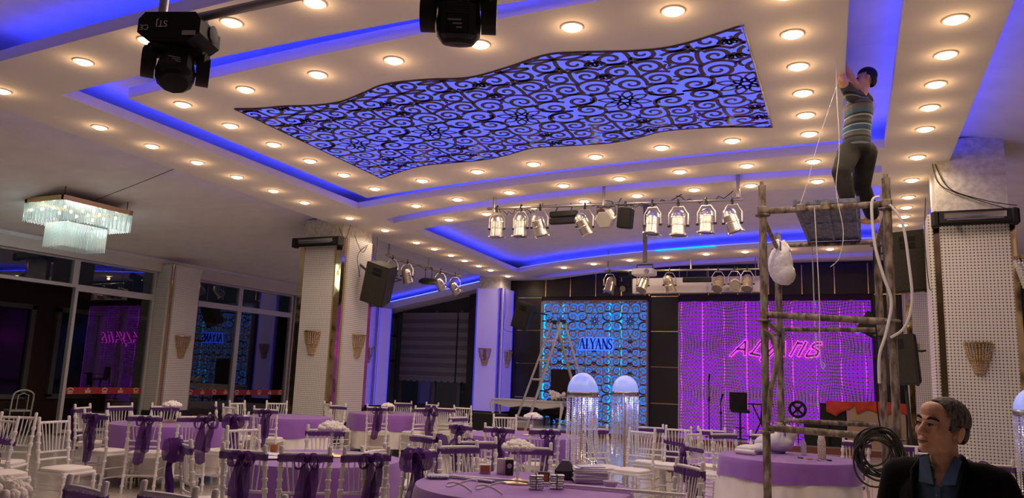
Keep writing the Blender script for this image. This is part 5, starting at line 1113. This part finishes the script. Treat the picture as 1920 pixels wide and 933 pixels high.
for k in range(9): MB().rbox((.006 * rr.uniform(-1, 1), .006 * rr.uniform(-1, 1), .007 + k * .0125), (.26, .19, .0115), .005, (0, 0, .05 * rr.uniform(-1, 1))).build('sheet_bundle', mat('paper_white', (.72, .70, .76), .6), t)
MB().box((0.0, 0, .118), (.2, .15, .006), (0, 0, .2)).build('top_leaflet', mat('leaflet', (.45, .44, .6), .5), t)
tag(MB().lathe([(0, 0), (.035, 0), (.05, .02), (.058, .045), (.053, .045), (.045, .02), (.0, .01)], 20).build('small_bowl', mat('porcelain', (.7, .68, .7), .25), None, True, (-1.76, 5.68, ZT)), 'small white bowl at the right edge of the nearest table', 'bowl')
pouch = noise_color(mat('patterned_pouch', (.3, .3, .4), .35), (.07, .09, .28), (.62, .62, .66), 90, 2)
tag(MB().rbox((-3.0, 5.28, ZT + .014), (.17, .12, .022), .012, (0, 0, .6)).build('patterned_pouch', pouch), 'blue and silver patterned pouch at the left edge of the nearest table', 'pouch')
for k, (x, y, r) in enumerate(((-4.86, 5.52, .3), (-4.72, 5.47, .8), (-4.95, 5.62, .1))): tag(MB().rbox((x, y, ZT + .006 + .004 * k), (.26, .18, .006), .002, (0, 0, r)).build('paper_sheet', MATS['paper_white']), ['white leaflet lying lowest on the table before the column', 'white leaflet lying askew on the table before the column', 'white leaflet topmost on the table before the column'][k], 'paper')
tag(MB().lathe([(0, 0), (.03, 0), (.034, .08), (.031, .08), (.027, .006), (0, .005)], 16).build('orange_cup', orange, None, True, (-5.02, 5.75, ZT)), 'small orange cup on the table before the column', 'cup')
def bagheap(x, y, parts, label, nm='plastic_bag', seed=1):
    b = MB()
    for c, r in parts: b.ell(c, r, 14, 9)
    me = blob(b, .018, 2, nm); rr = random.Random(seed)
    for v in me.vertices: v.co += Vector((rr.uniform(-1, 1), rr.uniform(-1, 1), rr.uniform(-1, 1))) * .004
    zmin = min(v.co.z for v in me.vertices); tag(link(nm, me, bag_m, None, (x, y, ZT - zmin)), label, 'bag')
bagheap(-1.02, 9.95, [((0, 0, .12), (.2, .15, .12)), ((.1, .02, .22), (.13, .1, .12)), ((-.12, 0, .1), (.14, .12, .1))], 'crumpled white plastic bag standing on the table behind the scaffold')
bagheap(-1.28, 9.6, [((0, 0, .05), (.17, .1, .05)), ((.1, .05, .06), (.1, .1, .06))], 'flat crumpled white bag at the left of the table behind the scaffold', 'plastic_bag', 4)
tag(MB().cyl((-1.42, 9.42, ZT + .03), (-1.2, 9.36, ZT + .03), .03, n=14).build('paper_roll', cart_w, None, True), 'white paper roll at the left edge of the table behind the scaffold', 'roll')
t = thing('patterned_bottle', 'beige patterned spray can at the right of the table behind the scaffold', 'bottle', (-.5, 9.55, ZT)); MB().lathe([(0, 0), (.042, 0), (.044, .01), (.044, .2), (.036, .225)], 18).build('body', noise_color(mat('beige_pattern', (.5, .4, .3), .4), (.35, .25, .18), (.66, .57, .46), 70, 2), t, True); MB().lathe([(.034, .225), (.034, .27), (.028, .285), (0, .287)], 16).build('cap', cart_w, t, True)
t = thing('water_bottle', 'clear water bottle on the table behind the scaffold', 'bottle', (-.72, 9.95, ZT)); MB().lathe([(0, 0), (.03, 0), (.032, .02), (.032, .13), (.014, .17), (.013, .19)], 14).build('body', beads, t, True); MB().cyl((0, 0, .19), (0, 0, .205), .014).build('cap', mat('blue_cap', (.1, .15, .5), .4), t, True)
rr = random.Random(6)
for k, lab in enumerate(('dark scrap', 'yellow scrap', 'grey scrap', 'tiny black tool')): tag(MB().rbox((-.72 + .1 * k, 9.4 + .08 * rr.uniform(-1, 1), ZT + .006), (.07, .03, .012), .004, (0, 0, rr.uniform(0, 3))).build('scrap', [cart_b, mat('scrap_yellow', (.5, .36, .1), .5), silver, black_m][k]), lab + ' lying beside the spray can behind the scaffold', 'scrap')
# ------------------------------------------------------------------ people
skin = noise_color(mat('skin', (.62, .36, .24), .5), (.66, .37, .24), (.73, .43, .285), 18, 3)
jacket_m = mat('black_jacket', (.004, .004, .0045), .9, spec=.15); shirt_m = noise_color(mat('blue_shirt', (.05, .11, .20), .8), (.045, .10, .185), (.06, .125, .22), 30, 3)
hair_m = noise_color(mat('grey_hair', (.10, .09, .085), .7), (.035, .03, .03), (.20, .19, .18), 90, 3, .5, (1, 1, .3)); eye_w = mat('eye_white', (.30, .26, .24), .3); iris = mat('iris', (.02, .012, .01), .2); brow_m = mat('eyebrow', (.018, .014, .012), .9); lip_m = mat('lip', (.28, .11, .09), .5)
def subset(me, keep):            # keep only faces whose centre passes the test
    bm = bmesh.new(); bm.from_mesh(me); bmesh.ops.delete(bm, geom=[f for f in bm.faces if not keep(f.calc_center_median())], context='FACES'); bm.to_mesh(me); bm.free(); return me
def solid(o, th): q = o.modifiers.new('thickness', 'SOLIDIFY'); q.thickness = th; q.offset = 1; return o
# --- seated-height man in a black jacket: local frame faces -Y, origin on the floor; head centre at z = HZ
HZ = 1.372
man = thing('person', 'grey-haired man in a black jacket over a blue shirt, looking to the left', 'person', (.30, 4.12, 0), math.radians(-22))
bd = MB()
for s in (-1, 1):     # legs and shoes carry the figure
    bd.caps((s * .09, .02, .72), (s * .11, -.06, .40), .085, .06); bd.caps((s * .11, -.06, .40), (s * .11, .03, .08), .055, .042); bd.ell((s * .11, -.04, .045), (.045, .12, .042))
bd.ell((0, .02, .76), (.165, .11, .11)); bd.ell((0, .015, .92), (.15, .10, .16)); bd.ell((0, .02, 1.06), (.165, .105, .13)); bd.caps((-.13, .03, 1.165), (.13, .03, 1.165), .05, .05); bd.caps((0, .035, 1.13), (0, .022, HZ - .09), .058, .054)
for s in (-1, 1): bd.caps((s * .17, .03, 1.15), (s * .235, .06, .93), .048, .042); bd.caps((s * .235, .06, .93), (s * .20, -.12, .76), .04, .03); bd.ell((s * .19, -.17, .74), (.04, .045, .022)); 
for s in (-1, 1):
    for k in range(4): bd.caps((s * .19 + (k - 1.5) * .019, -.20, .735), (s * .19 + (k - 1.5) * .021, -.25 - .01 * (k in (1, 2)), .715), .0095, .008, 8)
    bd.caps((s * .19 - s * .035, -.165, .735), (s * .19 - s * .055, -.205, .72), .0105, .009, 8)
link('body', blob(bd, .009, 4), skin, man)
HT = Matrix.Translation((0, 0, HZ)) @ Euler((math.radians(-8), math.radians(6), math.radians(-24))).to_matrix().to_4x4() @ Matrix.Scale(1.07, 4)
h = MB(); h.ell((0, .015, .035), (.076, .097, .088), 24, 16); h.ell((0, -.028, -.03), (.069, .066, .088), 22, 14); h.ell((0, -.044, -.078), (.054, .047, .038)); h.ell((0, -.080, -.097), (.024, .020, .018))
for s in (-1, 1):
    h.ell((s * .042, -.062, -.022), (.026, .028, .026)); h.ell((s * .047, -.02, -.068), (.022, .045, .035)); h.ell((s * .083, .018, -.012), (.011, .023, .036), 14, 9, (0, s * .12, s * .3)); h.ell((s * .084, .022, .006), (.007, .017, .015)); h.ell((s * .034, -.088, .004), (.021, .013, .010))
    h.ell((s * .013, -.106, -.036), (.0105, .011, .0095))
h.ell((0, -.083, .026), (.052, .022, .016)); h.ell((0, -.06, .065), (.055, .045, .04)); h.caps((0, -.094, .012), (0, -.113, -.026), .0095, .0145); h.ell((0, -.111, -.032), (.014, .0115, .010))
h.ell((0, -.098, -.061), (.026, .011, .0065)); h.ell((0, -.095, -.0725), (.023, .012, .0075)); h.caps((0, .022, -.06), (0, .04, -.13), .055, .056)
me = blob(h, .0042, 4); head = link('head', me, skin, man); head.matrix_local = HT
# hair: shell over the skull, cut by a hairline
hr = MB(); hr.ell((0, .020, .040), (.083, .102, .092), 28, 18); hr.ell((0, .045, -.01), (.074, .070, .066), 22, 14)
hm_ = blob(hr, .005, 3); rr = random.Random(4)
def hairline(c):
    x, y, z = c; ax = abs(x)
    if y < -.045: return z > .085 + (y + .045) * -.6 + .02 * (ax < .02)
    if y < .0: return z > .005 - (y) * -1.0 + .0 + (.085 if y < -.03 else 0) if ax > .05 else z > .07
    return z > -.030 - (y - .05) * .4 if y > .05 else z > .022
subset(hm_, hairline)
for v in hm_.vertices: v.co += v.normal * .0025 * rr.uniform(-1, 1)
hh = link('hair', hm_, hair_m, man); hh.matrix_local = HT; solid(hh, .004)
for s in (-1, 1):
    e = MB().ell((s * .032, -.0925, .003), (.0125, .0105, .0068), 12, 8).build('eye', eye_w, head, True); MB().ell((s * .032 - .003, -.1015, .0032), (.0066, .003, .0062), 10, 6).build('iris', iris, e, True)
    MB().tube([(s * .0165, -.0985, .003), (s * .026, -.1035, .0095), (s * .038, -.1015, .0095), (s * .047, -.091, .002)], .0026, 6).build('upper_eyelid', brow_m, e, True)
    MB().tube([(s * .014, -.1005, .026), (s * .028, -.1045, .0335), (s * .043, -.0955, .034), (s * .055, -.080, .027)], [.004, .0062, .0055, .003], 7).build('eyebrow', brow_m, head, True)
    MB().ell((s * .009, -.1075, -.0435), (.0045, .004, .0022), 8, 5).build('nostril', iris, head, True)
MB().tube([(-.026, -.094, -.066), (-.012, -.1065, -.0655), (0, -.109, -.067), (.012, -.1065, -.0655), (.026, -.094, -.066)], .0019, 6).build('mouth_line', mat('mouth_line', (.06, .02, .02), .6), head, True)
MB().ell((0, -.0985, -.0735), (.019, .0105, .0055), 14, 8).build('lower_lip', lip_m, head, True)
# shirt and open jacket
tor = lambda g: [b_.ell((0, .02, .78), (.175 + g, .12 + g, .12)) for b_ in (B_,)] and [B_.ell((0, .015, .92), (.16 + g, .11 + g, .17)), B_.ell((0, .02, 1.06), (.178 + g, .115 + g, .135)), B_.caps((-.165, .03, 1.15), (.165, .03, 1.15), .054 + g, .054 + g), B_.caps((0, .035, 1.17), (0, .032, 1.235), .083 + g, .060 + g)]
B_ = MB(); tor(.002); sm = blob(B_, .009, 4)
sh = link('shirt', subset(sm, lambda c: not (c.z > 1.205 + (.02 if c.y > 0 else 0) or (abs(c.x) < .030 - (1.235 - c.z) * .28 + .012 and c.y < -.02 and c.z > 1.10))), shirt_m, man); solid(sh, .003)
for s in (-1, 1):
    MB().prism([(s * .012, 1.128), (s * .055, 1.255), (s * .088, 1.235), (s * .075, 1.135)], lambda a, b: (a, -.092 + (b - 1.13) * .62, b), lambda a, b: (a, -.104 + (b - 1.13) * .62, b)).build('collar', shirt_m, sh)
MB().tube([(.07 * math.cos(a), .035 + .068 * math.sin(a), 1.235 + .012 * math.sin(a)) for a in [math.pi * (-.12 + 1.24 * k / 16) for k in range(17)]], .013, 6).build('collar_stand', shirt_m, sh, True)
MB().box((.004, -.110, 1.0), (.022, .006, .24), (-.06, 0, 0)).build('button_placket', shirt_m, sh)
for z in (1.085, 1.0, .92): MB().lathe([(0, 0), (.006, 0), (.006, .003), (0, .004)], 10, (.004, -.115 + (1.0 - z) * .05, z), (math.pi / 2, 0, 0)).build('button', mat('button_blue', (.1, .16, .26), .3), sh, True)
B_ = MB(); tor(.020)
for s in (-1, 1): B_.caps((s * .20, .03, 1.14), (s * .27, .06, .93), .075, .065); B_.caps((s * .27, .06, .93), (s * .21, -.11, .77), .06, .046)
jm = blob(B_, .011, 4)
jk = link('jacket', subset(jm, lambda c: not ((c.y < -.03 and abs(c.x + .0) < .062 + max(0, c.z - .93) * .15) or c.z > 1.225 or (c.z > 1.19 and abs(c.x) < .06 and c.y < .02))), jacket_m, man); solid(jk, .008)
for s in (-1, 1):
    MB().tube([(s * .070, -.125, .78), (s * .074, -.134, .95), (s * .092, -.124, 1.08), (s * .105, -.082, 1.18), (s * .088, .0, 1.235), (s * .05, .085, 1.245)], .012, 8).build('lapel_edge', jacket_m, jk, True)
tr = MB()
for s in (-1, 1): tr.caps((s * .09, .02, .72), (s * .11, -.06, .40), .10, .078); tr.caps((s * .11, -.06, .40), (s * .11, .03, .11), .074, .06)
tr.ell((0, .02, .74), (.18, .125, .11)); link('trousers', blob(tr, .012, 3), mat('dark_trousers', (.012, .012, .014), .85), man)

# --- worker on the scaffold, arms up in the ceiling slot (modelled around his deck at z = 3.36)
wk = thing('person', 'worker in a striped grey T-shirt reaching up into the ceiling from the scaffold', 'person', (0, 0, 0))
P_ = dict(hl=(-.09, 8.50, 3.99), hr=(.06, 8.62, 4.0), kf=(-.17, 8.28, 3.72), af=(-.12, 8.30, 3.43), kr=(.01, 8.82, 3.70), ar=(.12, 9.2, 3.42), pel=(-.015, 8.56, 4.03), wa=(-.015, 8.52, 4.15), ch=(.01, 8.45, 4.40), sl=(-.05, 8.28, 4.53), sr=(.085, 8.52, 4.53), nk=(.045, 8.40, 4.60), hd=(.09, 8.40, 4.735), er=(-.02, 8.33, 4.67), wr=(-.10, 8.20, 4.83), el=(-.13, 8.10, 4.62), wl=(-.12, 8.12, 4.80))
V = {k: Vector(v) for k, v in P_.items()}
b = MB()
for a, c_, d_ in (('hl', 'kf', 'af'), ('hr', 'kr', 'ar')):
    b.caps(V[a], V[c_], .085, .06); b.caps(V[c_], V[d_], .058, .042)
for f, dv in (('af', (-.09, -.03, -.045)), ('ar', (-.10, -.04, -.05))): b.ell(V[f] + Vector(dv) * .5 + Vector((0, 0, -.02)), (.105, .045, .035), 14, 8, (0, 0, .35)); b.ell(V[f] + Vector((.02, 0, -.02)), (.045, .04, .045))
b.ell(V['pel'], (.10, .13, .09), 16, 10, (0, 0, .2)); b.ell(V['wa'], (.085, .125, .1)); b.ell(V['ch'], (.10, .155, .16), 16, 10, (0, 0, .35)); b.caps(V['sl'], V['sr'], .06, .06); b.caps(V['nk'] - Vector((0, 0, .05)), V['hd'] - Vector((0, 0, .05)), .05, .05)
for a, e, w in (('sr', 'er', 'wr'), ('sl', 'el', 'wl')):
    b.caps(V[a], V[e], .052, .042); b.caps(V[e], V[w], .041, .028); pal = V[w] + Vector((-.01, -.02, .045)); b.ell(pal, (.022, .036, .045))
    for k in range(4): b.caps(pal + Vector((0, (k - 1.5) * .018, .03)), pal + Vector((-.035, (k - 1.5) * .019, .075 + .008 * (k in (1, 2)))), .0095, .008, 8)
    b.caps(pal + Vector((-.005, .03, .0)), pal + Vector((-.03, .05, .04)), .0105, .0085, 8)
hd = V['hd']; R_ = Euler((0, 0, math.radians(-82))).to_matrix()
for c_, r_ in (((0, .01, .02), (.075, .094, .088)), ((0, -.03, -.04), (.06, .06, .075)), ((0, -.10, -.03), (.014, .022, .018)), ((0, -.075, -.095), (.024, .02, .018)), ((.078, .015, -.015), (.01, .02, .03)), ((-.078, .015, -.015), (.01, .02, .03))): b.ell(hd + R_ @ Vector(c_), r_, 16, 10, R_)
link('body', blob(b, .0085, 4), skin, wk)
hb = MB(); hb.ell(hd + R_ @ Vector((0, .018, .03)), (.084, .10, .092), 20, 14, R_); hb.ell(hd + R_ @ Vector((0, .05, -.03)), (.07, .06, .07), 16, 10, R_); hme = blob(hb, .007, 2)
inv = R_.transposed(); subset(hme, lambda c: (lambda q: q.z > -.02 if q.y > 0 else q.z > .045)(inv @ (c - hd)) or (inv @ (c - hd)).y > .045 and (inv @ (c - hd)).z > -.09); link('hair', hme, mat('black_hair', (.008, .007, .008), .7), wk)
for s in (-1, 1):
    e = MB().ell(hd + R_ @ Vector((s * .03, -.082, -.005)), (.011, .011, .008), 10, 6).build('eye', iris, wk, True)
sb = MB(); sb.ell(V['wa'] + Vector((0, 0, -.03)), (.140, .172, .14), 18, 12, (0, 0, .2)); sb.ell(V['wa'] + Vector((0, 0, .06)), (.140, .178, .15), 18, 12, (0, 0, .25)); sb.ell(V['ch'], (.142, .192, .17), 18, 12, (0, 0, .35)); sb.ell(V['wa'].lerp(V['ch'], .5), (.136, .176, .16), 18, 12, (0, 0, .3)); sb.caps(V['sl'], V['sr'], .075, .075)
for a, e in (('sr', 'er'), ('sl', 'el')): sb.caps(V[a], V[a].lerp(V[e], .55), .072, .062)
tee = mat('striped_tee', (.12, .12, .13), .85); n, l = nodes(tee); tc = n.new('ShaderNodeTexCoord'); sx = n.new('ShaderNodeSeparateXYZ'); mp = n.new('ShaderNodeMapRange'); mp.inputs[1].default_value = 4.0; mp.inputs[2].default_value = 4.62; cr = n.new('ShaderNodeValToRGB'); cr.color_ramp.interpolation = 'CONSTANT'
g0, bl, wh, bk = (.060, .060, .063, 1), (.03, .08, .13, 1), (.22, .27, .30, 1), (.012, .012, .015, 1)
stops = [(0, bl), (.06, wh), (.09, g0), (.17, bk), (.20, g0), (.27, wh), (.29, bl), (.36, wh), (.38, bk), (.42, g0), (.50, wh), (.52, bk), (.55, bl), (.60, g0), (.70, bk), (.72, g0), (.80, wh), (.82, bk), (.85, g0)]
els = cr.color_ramp.elements
while len(els) < len(stops): els.new(.5)
for e_, (p_, c_) in zip(els, stops): e_.position = p_; e_.color = c_
l.new(tc.outputs['Object'], sx.inputs[0]); l.new(sx.outputs[2], mp.inputs[0]); l.new(mp.outputs[0], cr.inputs[0]); l.new(cr.outputs[0], n['Principled BSDF'].inputs['Base Color'])
link('t_shirt', blob(sb, .0095, 3), tee, wk)
tb_ = MB(); tb_.ell(V['pel'] + Vector((0, 0, .01)), (.142, .172, .12), 18, 12, (0, 0, .2))
for a, c_, d_ in (('hl', 'kf', 'af'), ('hr', 'kr', 'ar')): tb_.caps(V[a], V[c_], .122, .096); tb_.caps(V[c_], V[c_].lerp(V[d_], .86), .092, .078)
link('trousers', blob(tb_, .010, 3), noise_color(mat('dusty_trousers', (.03, .026, .022), .9), (.006, .005, .005), (.020, .017, .014), 7, 6, .3), wk)
sh_ = MB()
for f in ('af', 'ar'): sh_.ell(V[f] + Vector((-.05, -.015, -.035)), (.115, .05, .042), 16, 9, (0, 0, .35))
for k, f in enumerate(('af', 'ar')): MB().ell(V[f] + Vector((-.05, -.015, -.033)), (.118, .05, .04), 18, 10, (0, 0, .35)).build('shoe', mat('tan_shoe', (.30, .22, .16), .7), wk, True)
